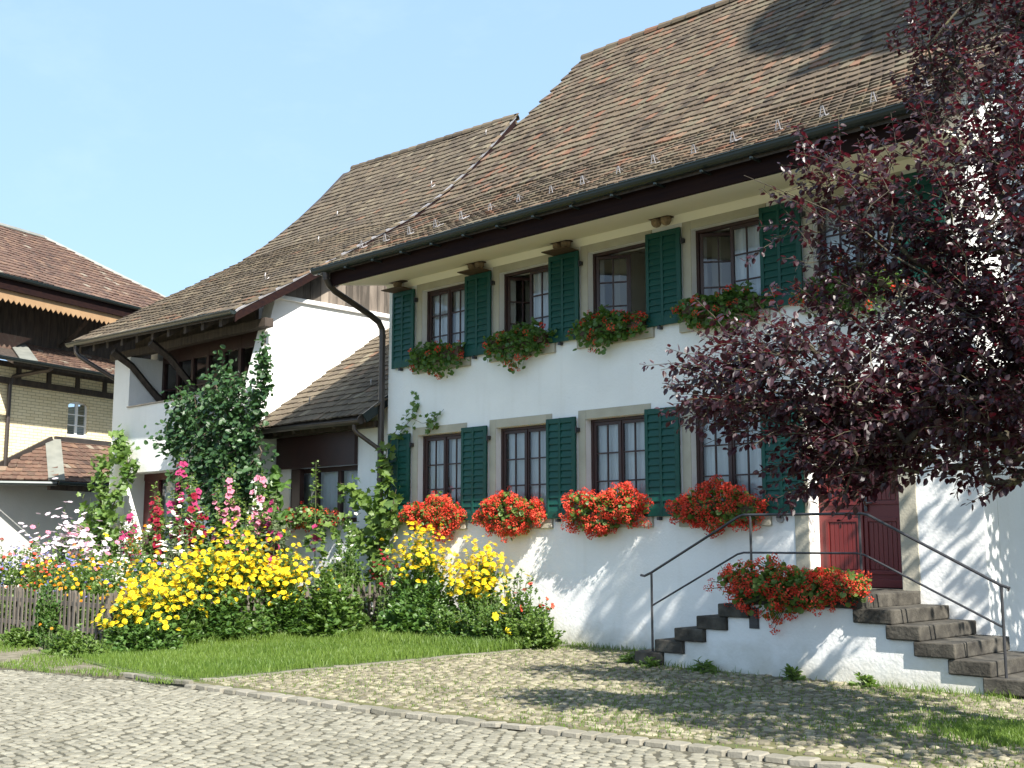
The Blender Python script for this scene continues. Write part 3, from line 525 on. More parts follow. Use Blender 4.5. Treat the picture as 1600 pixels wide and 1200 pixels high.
def shutter(parent, X0, X1, z0, z1, y, nsl):
    """folded louvred shutter lying open against the wall"""
    s = MB(); ya, yb = y-0.078, y-0.040; xm = (X0+X1)/2 - 0.02; st = 0.05
    for a, b in ((X0, X0+st+0.005), (xm-0.022, xm+0.022), (X1-st-0.02, X1)): s.box(a, b, ya, yb, z0, z1)
    for a, b in ((X0+st+0.005, xm-0.022), (xm+0.022, X1-st-0.02)):
        s.box(a, b, ya+0.002, yb-0.002, z1-0.08, z1-0.001); s.box(a, b, ya+0.002, yb-0.002, z0+0.001, z0+0.115)
        h = (z1-0.08) - (z0+0.115)
        for i in range(nsl):
            zc = z0+0.115 + h*(i+0.5)/nsl; dz = h/nsl*0.62
            s.add([(a, ya+0.004, zc-dz), (b, ya+0.004, zc-dz), (b, yb-0.006, zc+dz), (a, yb-0.006, zc+dz), (a, ya+0.004, zc-dz+0.012), (b, ya+0.004, zc-dz+0.012), (b, yb-0.006, zc+dz+0.012), (a, yb-0.006, zc+dz+0.012)],
                  [(0,3,2,1), (4,5,6,7), (0,1,5,4), (2,3,7,6)], random.uniform(0.3, 0.7))
    o = s.build('shutter', M['shutter'], parent, bevel=0.004)
    h = MB()
    for zz in (z0+0.22, z1-0.2): h.box(X1-0.002, X1+0.05, ya+0.01, -0.002+y, zz-0.03, zz+0.03); h.tube([(X1+0.025, ya, zz-0.05), (X1+0.025, ya, zz+0.05)], 0.011, 6)
    h.box(X0+0.2, X0+0.24, ya-0.012, y-0.01, z0-0.05, z0-0.005)
    h.build('hinge', M['iron'], o)
    return o
for k in range(4):
    X0, X1, z0, z1 = LOW[k]; window(house, X0, X1, z0, z1, 0.0)
shutter(house, 0.10, 0.68, 1.86, 3.37, 0.0, 13)
for k in range(4): shutter(house, 1.985+1.9*k, 2.575+1.9*k, 1.86, 3.37, 0.0, 13)
opens = [(0, 0, (1, 1)), (rad(58), 0, (0, 1)), (rad(28), rad(100), (0, 2)), (rad(34), 0, (0, 1)), (0, 0, (1, 1))]
for k in range(5):
    X0, X1, z0, z1 = UPP[k]; lo, ro, cu = opens[k]; window(house, X0, X1, z0, z1, 0.0, lo, ro, 3, cu)
shutter(house, 0.17, 0.75, 4.54, 5.90, 0.0, 12)
for k in range(5): shutter(house, 2.05+1.9*k, 2.66+1.9*k, 4.54, 5.90, 0.0, 12)
# front door
s = MB(); s.box(8.10, 8.299, -0.012, 0.30, 0.94, 3.35); s.box(9.501, 9.72, -0.012, 0.30, 0.94, 3.35); s.box(8.299, 9.501, -0.012, 0.30, 3.151, 3.35); s.build('stone_surround', M['stone'], house, bevel=0.008)
d = MB(); y = 0.24; d.box(8.302, 9.498, y, y+0.05, 0.96, 3.148)
for xa, xb in ((8.40, 8.87), (8.93, 9.40)):
    for za, zb in ((1.12, 1.80), (1.96, 2.98)):
        for q in ((xa, xa+0.045, za, zb), (xb-0.045, xb, za, zb), (xa+0.045, xb-0.045, zb-0.045, zb), (xa+0.045, xb-0.045, za, za+0.045)): d.box(q[0], q[1], y-0.022, y, q[2], q[3])
        n = 6
        for i in range(n): d.box(xa+0.055+(xb-xa-0.11)*i/n+0.003, xa+0.055+(xb-xa-0.11)*(i+1)/n-0.003, y-0.010, y, za+0.055, zb-0.055)
d.box(8.885, 8.915, y-0.03, y, 0.97, 3.14); d.box(8.302, 9.498, y-0.03, y-0.001, 0.965, 1.06)
dr = d.build('door', M['door'], house, bevel=0.004)
h = MB(); h.tube([(8.96, y-0.022, 1.98), (8.96, y-0.07, 1.98), (9.07, y-0.075, 1.98)], 0.010, 8); h.box(8.94, 8.98, y-0.03, y-0.0225, 1.88, 2.06); h.build('handle', M['iron'], dr)
h = MB(); h.box(8.28, 9.52, -0.03, 0.24, 0.90, 0.957); h.build('threshold', M['step'], house, bevel=0.006)
h = MB(); h.tube([(8.02-0.12, 0.0, 1.80), (7.90, -0.035, 1.80)], 0.05, 16); h.build('vent_cap', M['zinc'], house)

# ------------------------------------------------------------------ entrance steps and railing
steps = thing('entrance_steps', (8.9, -0.7, 0), 'double flight of dark stone steps on a white wall below the red door', 'steps')
sw = MB()
prof = [(6.95, -0.1), (6.95, 0.012), (7.02, 0.012), (7.02, 0.168), (7.335, 0.168), (7.335, 0.324), (7.65, 0.324), (7.65, 0.48), (7.965, 0.48), (7.965, 0.636), (8.28, 0.636), (8.28, 0.794), (9.66, 0.794), (9.66, 0.647), (9.97, 0.647), (9.97, 0.492), (10.27, 0.492), (10.27, 0.337), (10.62, 0.337), (10.62, 0.182), (10.97, 0.182), (10.97, 0.027), (11.0, 0.027), (11.0, -0.1)]
sw.prism(prof, 1, -1.35, -0.02); sw.build('side_wall', M['white'], steps, bevel=0.015)
def step(x0, x1, z1, zt=0.152):
    s = MB(); s.box(x0, x1, -1.40+random.uniform(-0.015, 0.01), -0.005, z1-zt, z1); s.build('step', M['step'], steps, bevel=0.014)
for i in range(5): step(6.60+0.315*i, 7.02+0.315*i + (0.0), 0.165+0.156*i)
step(8.17, 9.72, 0.945, 0.15)
for i, (a, b) in enumerate(((9.60, 10.05), (9.97, 10.35), (10.27, 10.71), (10.62, 11.06), (10.97, 11.42))): step(a, b, 0.80-0.155*i)
v = MB(); v.box(8.27, 8.40, -1.362, -1.345, 0.52, 0.76); 
for i in range(4): v.box(8.285, 8.385, -1.368, -1.362, 0.545+0.05*i, 0.575+0.05*i)
v.build('vent_plate', M['iron'], steps)
rl = thing('iron_railing', (8.9, -1.28, 0.5), 'thin dark iron handrail running up both flights of the entrance steps', 'railing')
for X, za, zb in ((6.80, 0.16, 1.12), (8.27, 0.93, 1.815), (9.66, 0.93, 1.80), (11.16, 0.18, 1.07)):
    p = MB(); p.tube([(X, -1.28, za), (X, -1.28, zb)], 0.015, 8); p.build('post', M['iron'], rl)
h = MB(); h.tube([(6.63,-1.28,1.095), (6.69,-1.28,1.085), (6.80,-1.28,1.13), (8.10,-1.28,1.80), (8.17,-1.28,1.825), (9.68,-1.28,1.815), (9.76,-1.28,1.80), (11.16,-1.28,1.08), (11.24,-1.28,1.055), (11.22,-1.28,1.03)], 0.016, 8); h.build('handrail', M['iron'], rl)
h = MB(); h.tube([(6.80,-1.28,0.72), (8.08,-1.28,1.365), (8.17,-1.28,1.385), (9.62,-1.28,1.385), (9.70,-1.28,1.37), (11.16,-1.28,0.67)], 0.012, 8); h.build('lower_rail', M['iron'], rl)

# ------------------------------------------------------------------ nest boxes under the eave
for k, (X, lab) in enumerate(((0.42, 'single clay nest cup on a board above the shutter nearest the downpipe'), (2.40, 'two clay nest cups on a brown board above the second upper shutter from the downpipe'),
                              (4.30, 'two clay nest cups on a brown board above the third upper shutter from the downpipe'), (6.20, 'two pale round nest cups under a small board, right of the wide open window'))):
    t = thing('nest_box', (X, -0.16, 5.93), lab, 'nest box', 'clay nest cups under the eave')
    b = MB(); b.box(X-0.17, X+0.17, -0.30, -0.015, 6.052, 6.066); b.build('top_board', M['nestboard'], t)
    if k < 3: b = MB(); b.box(X-0.27, X+0.23, -0.32, -0.02, 5.912, 5.928); b.build('droppings_board', M['nestboard'], t)
    for dx in ((-0.02,) if k == 0 else (-0.085, 0.085)):
        c = MB(); c.lathe([(0.015, -0.105), (0.05, -0.09), (0.075, -0.05), (0.08, 0.0), (0.075, 0.004)], (X+dx, -0.15, 6.045), 14); c.build('nest_cup', M['clay'], t, smooth=True)
# ------------------------------------------------------------------ left wing with the timber loggia
PL = [(-1.10, 5.93), (-1.03, 5.99), (-.49, 6.32), (.25, 6.77), (1.03, 7.27), (1.86, 7.79), (3.27, 8.68), (4.22, 9.44), (5.13, 10.28), (5.87, 11.05), (6.64, 11.93)]
wing = thing('side_house', (-6.6, -0.45, 0), 'white side house with a dark timber loggia under a deep swept tile roof', 'house')
w = MB()
wall_grid(w, [-9.48, -4.1], [-0.1, 5.72], [(-8.74, -4.1, 4.54, 5.72), (-8.75, -5.6, 0.35, 3.05)], -0.45, 0.45)
w.prism([(-0.46, -0.1), (-0.46, 4.15), (0.07, 6.41), (12.2, 6.41), (12.2, -0.1)], 0, -4.099, -3.73)
w.prism([(0.45, -0.1), (0.45, 6.4)] + [(y, z-0.05) for y, z in PL[3:]] + [(12.2, 6.9), (12.2, -0.1)], 0, -9.48, -9.15)
w.box(-9.15, -4.1, 11.9, 12.2, -0.1, 6.6)
# connecting wall at the back of the little court
wall_grid(w, [-3.729, -0.002], [-0.1, 4.05], [(-3.2, -1.05, 1.87, 3.45)], 0.17, 0.5)
w.build('wall', M['white'], wing)
c = MB(); c.box(-4.12, -3.66, -0.02, 5.5, 6.411, 6.50); c.build('coping', M['white'], wing, bevel=0.01)
pk = MB(); y = 0.35; rg = np.random.default_rng(5)
while y < 6.2:
    wd = rg.uniform(0.14, 0.26); za = np.interp(y+wd/2, [p[0] for p in PL], [p[1] for p in PL])-0.16
    pk.box(-3.80, -3.745+rg.uniform(-0.006, 0.008), y, y+wd-0.008, 6.49, za, rg.uniform(0, 1)); y += wd
pk.build('plank_gable', M['plank'], wing)
lift = lambda xs: 0.19*(-3.33-xs)/6.67
rf = MB(); tile_roof(rf, PL, lambda s: (-10.35+0.55*s, -3.33), 0.235, 0.172, lift=lift, seed=11)
deck(rf, PL, -10.3, -3.34, 0.035, 0.07, 1, (0.19, 0)); deck(rf, [(6.64, 11.93), (13.4, 6.0)], -9.9, -3.34, 0.03, 0.1, 2, (0.19, 0))
wroof = rf.build('roof', [M['tileL'], M['oldwood'], M['tileL']], wing)
rd = MB(); x = -9.8
a = np.linspace(-0.25, math.pi+0.25, 8)
while x < -3.4:
    v = []
    for xx, rr in ((x, 0.13), (x+0.40, 0.108)): v += [(xx, 6.64+rr*math.cos(t), 11.90+0.19*(-3.33-xx)/6.67+rr*math.sin(t)) for t in a]
    rd.add(v, [(i, i+1, 9+i, 8+i) for i in range(7)], random.uniform(0.1, 0.9)); x += 0.36
rd.build('ridge_tiles', M['tileL'], wroof)
bb = MB(); vf = MB()
for i in range(len(PL)-1):
    (a, b), (c, d) = PL[i], PL[i+1]; F8 = [(0,3,2,1),(4,5,6,7),(0,1,5,4),(1,2,6,5),(2,3,7,6),(3,0,4,7)]
    bb.add([(-3.345,a,b-0.21),(-3.315,a,b-0.21),(-3.315,a,b-0.02),(-3.345,a,b-0.02),(-3.345,c,d-0.21),(-3.315,c,d-0.21),(-3.315,c,d-0.02),(-3.345,c,d-0.02)], F8)
    vf.add([(-3.335,a,b-0.005),(-3.30,a,b-0.03),(-3.30,a,b+0.005),(-3.335,a,b+0.022),(-3.335,c,d-0.005),(-3.30,c,d-0.03),(-3.30,c,d+0.005),(-3.335,c,d+0.022)], F8)
bb.build('barge_board', M['fascia'], wing); vf.build('verge_flashing', M['zinc'], wroof)
g = MB(); half_gutter(g, (-10.45, -1.16, 6.13), (-3.30, -1.16, 5.93), 0.072); g.build('gutter', M['gutter'], wing)
d = MB(); d.tube([(-10.05,-1.15,6.06), (-10.05,-1.14,5.90), (-10.0,-1.08,5.80), (-9.92,-0.95,5.70), (-9.62,-0.30,5.28), (-9.56,-0.15,5.2), (-9.55,-0.05,5.05), (-9.55,-0.02,4.8), (-9.55,-0.02,0)], 0.052, 10); d.build('downpipe', M['copper'], wing)
for i in range(10):
    X = -10.1+0.68*i; b = MB(); dz = float(lift(X))
    b.add([(X-0.05,-1.02,5.70+dz),(X+0.05,-1.02,5.70+dz),(X+0.05,-1.02,5.90+dz),(X-0.05,-1.02,5.90+dz),(X-0.05,0.7,6.80+dz),(X+0.05,0.7,6.80+dz),(X+0.05,0.7,6.93+dz),(X-0.05,0.7,6.93+dz)], [(0,3,2,1),(4,5,6,7),(0,1,5,4),(1,2,6,5),(2,3,7,6),(3,0,4,7)])
    b.build('rafter', M['oldwood'], wing)
b = MB(); b.box(-9.95, -3.42, -0.36, -0.16, 5.75, 5.93); b.build('wall_plate', M['oldwood'], wing, bevel=0.01)
b = MB(); b.box(-9.14, -4.11, -0.14, -0.06, 5.931, 6.42); b.build('dark_eave_infill', M['oldwood'], wing)  # dark board added to give the gap under the eave its shade
for X in (-8.66, -6.95):
    b = MB(); b.tube([(X, 0.36, 4.72), (X, 0.05, 5.0), (X, -0.45, 5.5), (X, -0.92, 5.78)], [0.10, 0.085, 0.085, 0.10], 4); b.build('brace', M['oldwood'], wing)
b = MB(); b.box(-8.76, -4.08, -0.485, 0.36, 4.545, 4.572); b.build('sill', M['zinc'], wing)
lw = MB(); y = 0.36
xs = [-8.74, -8.1, -7.45, -6.8, -6.15, -5.5, -4.85, -4.2]
for X in xs: lw.box(X, X+0.10, y, y+0.10, 4.58, 5.95)
lw.box(-8.64, -4.1, y+0.004, y+0.096, 4.575, 4.66); lw.box(-8.64, -4.1, y+0.004, y+0.096, 5.62, 5.95); lw.box(-8.64, -4.1, y+0.006, y+0.09, 4.98, 5.02)
lwo = lw.build('loggia_window', M['brown'], wing)
for i in range(7):
    g = MB(); g.add([(xs[i]+0.1,y+0.05,4.66),(xs[i+1],y+0.05,4.66),(xs[i+1],y+0.05,5.62),(xs[i]+0.1,y+0.05,5.62)], [(0,1,2,3)]); g.build('pane', M['glass'], lwo)
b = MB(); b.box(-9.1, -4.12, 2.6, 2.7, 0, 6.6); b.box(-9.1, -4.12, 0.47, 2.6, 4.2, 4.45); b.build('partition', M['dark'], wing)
# ground floor window in the recess
lw = MB(); y = 0.02
for X in (-8.15, -7.35, -6.55, -5.7): lw.box(X, X+0.09, y, y+0.09, 0.4, 2.96)
lw.box(-8.75, -5.6, y+0.003, y+0.1, 2.9, 3.049); lw.box(-8.75, -8.151, y+0.02, y+0.08, 0.36, 2.899); lw.box(-8.06, -5.6, y+0.004, y+0.086, 0.36, 0.5)
lo = lw.build('garden_window', mat('red_brown_joinery', [(0.11, 0.016, 0.014), (0.075, 0.014, 0.012)], 0.45, 3), wing)
for xa, xb in ((-8.06, -7.35), (-7.26, -6.55), (-6.46, -5.7)):
    g = MB(); g.add([(xa,y+0.05,0.5),(xb,y+0.05,0.5),(xb,y+0.05,2.9),(xa,y+0.05,2.9)], [(0,1,2,3)]); g.build('pane', M['glass'], lo)
    u = np.linspace(0, 1, 24); cu = MB(); v = [(xa+(xb-xa)*t, y+0.16+0.02*math.sin(t*30), 2.88) for t in u] + [(xa+(xb-xa)*t, y+0.16+0.02*math.sin(t*30), 0.6) for t in u]
    cu.add(v, [(i, i+1, 25+i, 24+i) for i in range(23)]); cu.build('curtain', M['curtain'], lo, smooth=True)
# court wall: dark board over a wide window
b = MB(); b.box(-3.57, -1.06, 0.09, 0.168, 2.93, 3.55); b.build('shutter_board', M['brown'], wing)
lw = MB(); y = 0.30
for X in (-3.2, -2.55, -1.82, -1.14): lw.box(X, X+0.09, y, y+0.08, 1.88, 2.93)
lw.box(-3.11, -1.05, y+0.003, y+0.077, 2.84, 2.93); lw.box(-3.11, -1.05, y+0.003, y+0.077, 1.875, 1.96); lw.box(-3.2, -2.9, y-0.1, y-0.001, 1.88, 2.93)
co = lw.build('court_window', M['brown'], wing)
for xa, xb in ((-3.11, -2.55), (-2.46, -1.82), (-1.73, -1.14)):
    g = MB(); g.add([(xa,y+0.04,1.96),(xb,y+0.04,1.96),(xb,y+0.04,2.84),(xa,y+0.04,2.84)], [(0,1,2,3)]); g.build('pane', M['glass'], co)
    u = np.linspace(0, 1, 24); cu = MB(); v = [(xa+(xb-xa)*t, y+0.14+0.02*math.sin(t*28), 2.84) for t in u] + [(xa+(xb-xa)*t, y+0.14+0.02*math.sin(t*28), 1.96) for t in u]
    cu.add(v, [(i, i+1, 25+i, 24+i) for i in range(23)]); cu.build('curtain', M['curtain'], co, smooth=True)
# lean-to roof between the two houses
LT = [(-0.44, 3.70), (-0.05, 4.0), (0.6, 4.45), (1.6, 5.15), (2.95, 6.1)]
rf = MB(); tile_roof(rf, LT, lambda s: (-3.725, -0.06-0.0*s), 0.225, 0.19, seed=21, th=0.026, sag=0.012)
deck(rf, LT, -3.72, -0.08, 0.04, 0.07); lt = rf.build('lean_to_roof', [M['tileL'], M['oldwood']], wing)
g = MB(); half_gutter(g, (-3.74, -0.50, 3.66), (-0.14, -0.50, 3.62), 0.07); g.tube([(-0.145,-0.50,3.63), (-0.125,-0.50,3.63)], 0.075, 14); g.build('gutter', M['copper'], wing)
d = MB(); d.tube([(-0.32,-0.50,3.56), (-0.32,-0.49,3.47), (-0.29,-0.45,3.41), (-0.10,-0.17,3.17), (-0.06,-0.12,3.1)], 0.038, 10); d.build('downpipe', M['copper'], wing)
for i in range(6):
    X = -3.55+0.62*i; b = MB()
    b.bar((X, -0.40, 3.58), (X, 0.17, 3.99), 0.09, 0.10); b.build('rafter', M['oldwood'], wing)
vb = MB(); vb.bar((-0.075, -0.46, 3.66), (-0.075, 0.6, 4.40), 0.03, 0.17); vb.build('barge_board', M['gutter'], wing)
b = MB(); b.box(-3.73, -0.24, -0.12, 0.02, 3.545, 3.66); b.build('wall_plate', M['oldwood'], wing)
for X, s in ((-2.55, 0.5), (-1.1, 1.0)):
    b = MB(); yy = -0.2+s*0.7; zz = np.interp(yy, [p[0] for p in LT], [p[1] for p in LT])
    b.tube([(X, yy+0.12, zz+0.10), (X, yy-0.01, zz+0.02), (X+0.01, yy-0.03, zz+0.10), (X+0.01, yy-0.02, zz+0.16)], 0.012, 6); b.build('snow_guard', M['zinc'], lt)
for X, yy in ((-6.2, 2.9), (-4.9, 0.6), (-4.1, 4.6), (-3.9, 6.2), (-7.5, 4.4)):
    b = MB(); zz = np.interp(yy, [p[0] for p in PL], [p[1] for p in PL]) + float(lift(X))
    b.tube([(X, yy+0.10, zz+0.12), (X, yy-0.01, zz+0.03), (X+0.01, yy-0.03, zz+0.12), (X+0.01, yy-0.02, zz+0.19)], 0.014, 6); b.build('snow_guard', M['zinc'], wroof)

# ------------------------------------------------------------------ yellow brick house beyond the garden
nB = np.array([.95, .312, 0]); nB /= np.linalg.norm(nB); uB = np.array([-nB[1], nB[0], 0]); pB = np.array([-15.19, .92, 0])
# local frame: x along the facade, y inwards (away from the street), z up
FB = Matrix(((uB[0], -nB[0], 0, pB[0]), (uB[1], -nB[1], 0, pB[1]), (0, 0, 1, 0), (0, 0, 0, 1)))
bh = thing('brick_house', tuple(pB), 'yellow brick house with a dark boarded upper floor, behind the white side house', 'house')
w = MB(FB); wall_grid(w, [-8, 5], [-0.1, 5.95], [(0.19, 0.93, 4.42, 5.42), (-1.75, 0.6, -0.2, 2.3)], 0.0, 0.35)
w.prism([(0.19, 5.421), (0.19, 5.30), (0.33, 5.385), (0.56, 5.421)], 1, 0.0, 0.06); w.prism([(0.93, 5.30), (0.93, 5.421), (0.56, 5.421), (0.79, 5.385)], 1, 0.0, 0.06)
w.box(-8, 5, 6, 6.35, -0.1, 5.95); w.box(-8, -7.7, 0.35, 6, -0.1, 5.95); w.box(4.7, 5, 0.35, 6, -0.1, 5.95)
w.build('wall', M['brick'], bh)
w = MB(FB); w.prism([(-3.2, -0.1), (-3.2, 3.0), (1.9, 3.0), (1.9, -0.1)], 1, -0.03, -0.001); w.build('plaster_base', M['shadeplaster'], bh)  # plaster greyed to stand for the shade under the porch
b = MB(FB); b.box(-8, 5, -0.12, 0.0, 5.62, 5.78); b.box(-8, 5, -0.12, 0.0, 6.06, 6.2)
for i in range(13): b.box(-7.9+1.0*i+0.22, -7.9+1.0*i+0.36, -0.115, 0.0, 5.781, 6.059)
b.build('timber_frieze', M['oldwood'], bh)
b = MB(FB); b.box(-8, 5, -0.07, 0.02, 5.782, 6.058); b.build('frieze_panel', M['brick'], bh)
LB = [(-1.06, 6.08), (0.9, 6.92)]
r = MB(); tile_roof(r, LB, lambda s: (-1.9+0.9*s, 5.2), 0.22, 0.19, frame=FB, seed=31)
q = MB(FB); q.M = FB; deck(q, LB, -2.6, 5.2, 0.03, 0.08)
q.build('pent_deck', [M['oldwood'], M['oldwood']], bh)
lo = r.build('pent_roof', M['tileR'], bh)
q = MB(FB); q.bar((-2.15, -1.08, 6.13), (-0.95, 0.9, 6.99), 0.42, 0.03); q.build('hip_sheet', M['lead'], lo)
q = MB(FB); q.prism([(-8.0, 6.3), (-2.2, 6.3), (-1.0, 6.98), (-8.0, 6.98)], 1, 0.2, 0.9); q.build('pent_side', M['tileR'], bh)
g = MB(FB); half_gutter(g, (-8, -1.16, 6.10), (5.2, -1.16, 6.10), 0.075); g.build('gutter', M['gutter'], bh)
w = MB(FB); rg = np.random.default_rng(9); x = -8.0
while x < 5.0:
    wd = rg.uniform(0.2, 0.3); w.box(x, x+wd-0.01, 0.9, 0.95+rg.uniform(0, 0.01), 6.9, 8.6, rg.uniform(0, .6)); x += wd
w.box(4.6, 5.0, 1.0, 6, 6.3, 8.6); w.box(-8, 4.6, 0.96, 1.1, 6.8, 8.6); w.build('boarded_wall', M['oldwood'], bh)
b = MB(FB); b.box(-8, 5.6, -0.72, -0.66, 7.92, 8.22); b.build('fascia_board', M['fascia'], bh)
v = MB(FB); x = -8.0
while x < 5.5:
    v.prism([(x, 7.93), (x, 7.70), (x+0.085, 7.60), (x+0.17, 7.70), (x+0.17, 7.93)], 1, -0.64, -0.615); x += 0.171
v.build('valance', M['valance'], bh)
g = MB(FB); half_gutter(g, (-8, -0.78, 8.26), (5.7, -0.78, 8.26), 0.08); g.build('gutter', M['gutter'], bh)
for X in (-5.2, -2.35, 0.6, 3.4):
    k = MB(FB); k.tube([(X, 0.9, 7.05), (X, 0.35, 7.35), (X, -0.2, 7.8), (X, -0.55, 8.1)], 0.07, 4); k.build('brace', M['oldwood'], bh)
UB = [(-0.76, 8.26), (0.8, 9.27), (3.2, 10.78)]
r = MB(); tile_roof(r, UB, lambda s: (-8, 5.7-3.9*s), 0.24, 0.18, frame=FB, seed=41)
q = MB(FB); q.add([(-8,-0.74,8.20),(5.65,-0.74,8.20),(1.8,3.2,10.72),(-8,3.2,10.72),(5.65,7.1,8.2),(-8,7.1,8.2)], [(0,1,2,3), (1,4,2), (4,5,3,2), (0,5,4,1)])
br = r.build('roof', M['tileR'], bh); q.build('roof_deck', M['tileR'], br)
q = MB(FB); q.tube([(5.68,-0.76,8.28), (1.8,3.2,10.80)], 0.09, 6); q.tube([(1.8,3.2,10.80), (-8,3.2,10.80)], 0.1, 6); q.build('hip_sheet', M['lead'], br)
d = MB(FB); d.tube([(-1.45,-1.14,6.05), (-1.47,-1.05,5.98), (-1.78,-0.10,5.82), (-1.86,-0.08,5.6), (-1.86,-0.08,3.0)], 0.055, 10); d.build('downpipe', M['copper'], bh)
f = MB(FB); y = 0.07
for q in ((0.19, 0.25, 4.42, 5.40), (0.87, 0.93, 4.42, 5.40), (0.25, 0.87, 4.42, 4.49), (0.25, 0.87, 5.35, 5.42), (0.515, 0.605, 4.49, 5.35), (0.25, 0.515, 4.73, 4.76), (0.605, 0.87, 4.73, 4.76), (0.25, 0.515, 5.03, 5.06), (0.605, 0.87, 5.03, 5.06)): f.box(q[0], q[1], y, y+0.05, q[2], q[3])
wf = f.build('window', M['whitepaint'], bh)
g = MB(FB); g.add([(0.25,y+0.025,4.49),(0.87,y+0.025,4.49),(0.87,y+0.025,5.35),(0.25,y+0.025,5.35)], [(0,1,2,3)]); g.build('pane', M['glass'], wf)
g = MB(FB); g.box(0.1, 1.02, -0.06, 0.06, 4.34, 4.42); g.build('sill', M['stone'], wf)
# hipped porch at the foot of the brick wall
pr = MB(); A = -1.44; Y = -1.5; E_ = 3.06
def porch_frame(o, ang): return FB @ Matrix.Translation(o) @ Matrix.Rotation(ang, 4, 'Z')
tile_roof(pr, [(Y, E_), (-0.02, 4.23)], lambda s: (A+(-0.3-A)*s+0.12, 2.2), 0.2, 0.19, frame=FB, seed=51)
q = MB(FB); q.add([(A,Y,E_-0.03),(2.2,Y,E_-0.03),(2.2,0,4.20),(-0.3,0,4.20),(-2.6,-.34,E_-0.03),(-2.6,0,E_-0.03)], [(0,1,2,3), (4,0,3), (5,4,3)])
c45 = math.sqrt(.5); tile_roof(pr, [(0, E_), (1.87, 4.23)], lambda s: (-1.64+1.39*s, -0.25*s), 0.2, 0.19, frame=FB @ Matrix(((c45,c45,0,A),(-c45,c45,0,Y),(0,0,1,0),(0,0,0,1))), seed=52)
po = q.build('porch_roof', M['tileR'], bh); pr.build('porch_tiles', M['tileR'], po)
q = MB(FB); q.bar((A, Y, E_+0.03), (-0.3, -0.02, 4.28), 0.40, 0.04); q.build('hip_sheet', M['lead'], po)
q = MB(FB); q.bar((-0.25, -0.04, 4.30), (2.2, -0.04, 4.30), 0.08, 0.16); q.bar((-0.35, -0.04, 4.29), (-2.7, -0.04, E_+0.08), 0.08, 0.16); q.build('wall_flashing', M['copper'], po)
g = MB(FB); half_gutter(g, (A-0.05, Y-0.08, E_-0.02), (2.2, Y-0.08, E_-0.02), 0.07); g.tube([(A-0.04, Y-0.06, E_-0.06), (-2.64, -0.40, E_-0.06)], 0.06, 8); g.build('gutter', M['gutter'], po)
q = MB(FB); q.box(-1.4, 2.1, -1.25, -1.13, 2.85, 2.99); q.box(0.4, 0.55, -1.25, -1.1, -0.1, 2.85); q.build('porch_beam', M['oldwood'], bh)

# ------------------------------------------------------------------ church tower across the road (it shades the farmhouse roof)
tw = thing('church_tower', (26, -1.46, 0), 'tall white church tower with a dark bulbous cupola, standing east of the farmhouse', 'tower')
b = MB(); b.box(23.8, 28.2, -3.66, 0.74, -0.1, 24.6); b.build('wall', M['white'], tw)
b = MB(); b.box(23.5, 28.5, -3.96, 1.04, 24.6, 25.05); b.build('cornice', M['stone'], tw, bevel=0.05)
b = MB(); b.lathe([(2.43, 25.05), (2.30, 25.5), (2.38, 26.4), (2.5, 27.3), (2.62, 28.0), (2.5, 29.0), (1.96, 30.4), (1.45, 31.0), (1.0, 31.7), (0.76, 32.7), (0.35, 34.5), (0.05, 37)], (26, -1.46, 0), 32); b.build('cupola', M['gutter'], tw, smooth=True)
for yy in (-3.662,):
    b = MB(); b.prism([(25.4, 19.5), (26.6, 19.5), (26.6, 22.2), (26.0, 22.9), (25.4, 22.2)], 1, yy, yy+0.02); b.build('louvre_window', M['oldwood'], tw)
# ------------------------------------------------------------------ plant kit
LEAF = (np.array([(0,0,0), (.30,.28,.07), (.27,.66,.06), (0,1,-.05), (-.27,.66,.06), (-.30,.28,.07), (0,.5,-.01)]), [(0,1,6), (1,2,3,6), (0,6,5), (6,3,4,5)])
BROAD = (np.array([(0,0,0), (.40,.12,.06), (.52,.50,.08), (.30,.86,.03), (0,1,-.05), (-.30,.86,.03), (-.52,.50,.08), (-.40,.12,.06), (0,.5,-.03)]), [(0,1,2,8), (2,3,4,8), (8,4,5,6), (0,8,6,7)])
LOBED = (np.array([(0,0,0), (.42,-.10,.05), (.36,.28,.03), (.62,.45,.09), (.34,.62,.02), (0,1.05,-.05), (-.34,.62,.02), (-.62,.45,.09), (-.36,.28,.03), (-.42,-.10,.05), (0,.42,-.03)]), [(0,1,2,10), (2,3,4,10), (4,5,10), (10,5,6), (10,6,7,8), (0,10,8,9)])
def rosette(n, r0, r1, z0, z1, tw=0.0):
    V = []; F = []
    for i in range(n):
        a = 2*math.pi*i/n + tw; h = math.pi/n*0.86; k = len(V)
        V += [(r0*math.cos(a-h*.5), r0*math.sin(a-h*.5), z0), (r1*.8*math.cos(a-h), r1*.8*math.sin(a-h), z1), (r1*math.cos(a), r1*math.sin(a), z1*0.95), (r1*.8*math.cos(a+h), r1*.8*math.sin(a+h), z1), (r0*math.cos(a+h*.5), r0*math.sin(a+h*.5), z0)]
        F.append((k, k+1, k+2, k+3, k+4))
    return V, F
def merge(*parts):
    V = []; F = []
    for v, f in parts: k = len(V); V += list(v); F += [tuple(i+k for i in q) for q in f]
    return np.array(V), F
DAISY = merge(rosette(11, .10, .50, .05, -.08), rosette(9, .08, .38, .12, .15, .3), rosette(6, .0, .22, .26, .27, .1))
FUNNEL = merge(rosette(5, .03, .52, .0, .22), rosette(5, .02, .34, .06, .20, .6))
STAR = merge(rosette(6, .03, .55, .0, .14), rosette(6, .02, .3, .03, .12, .5))
rgh = np.random.default_rng(3)
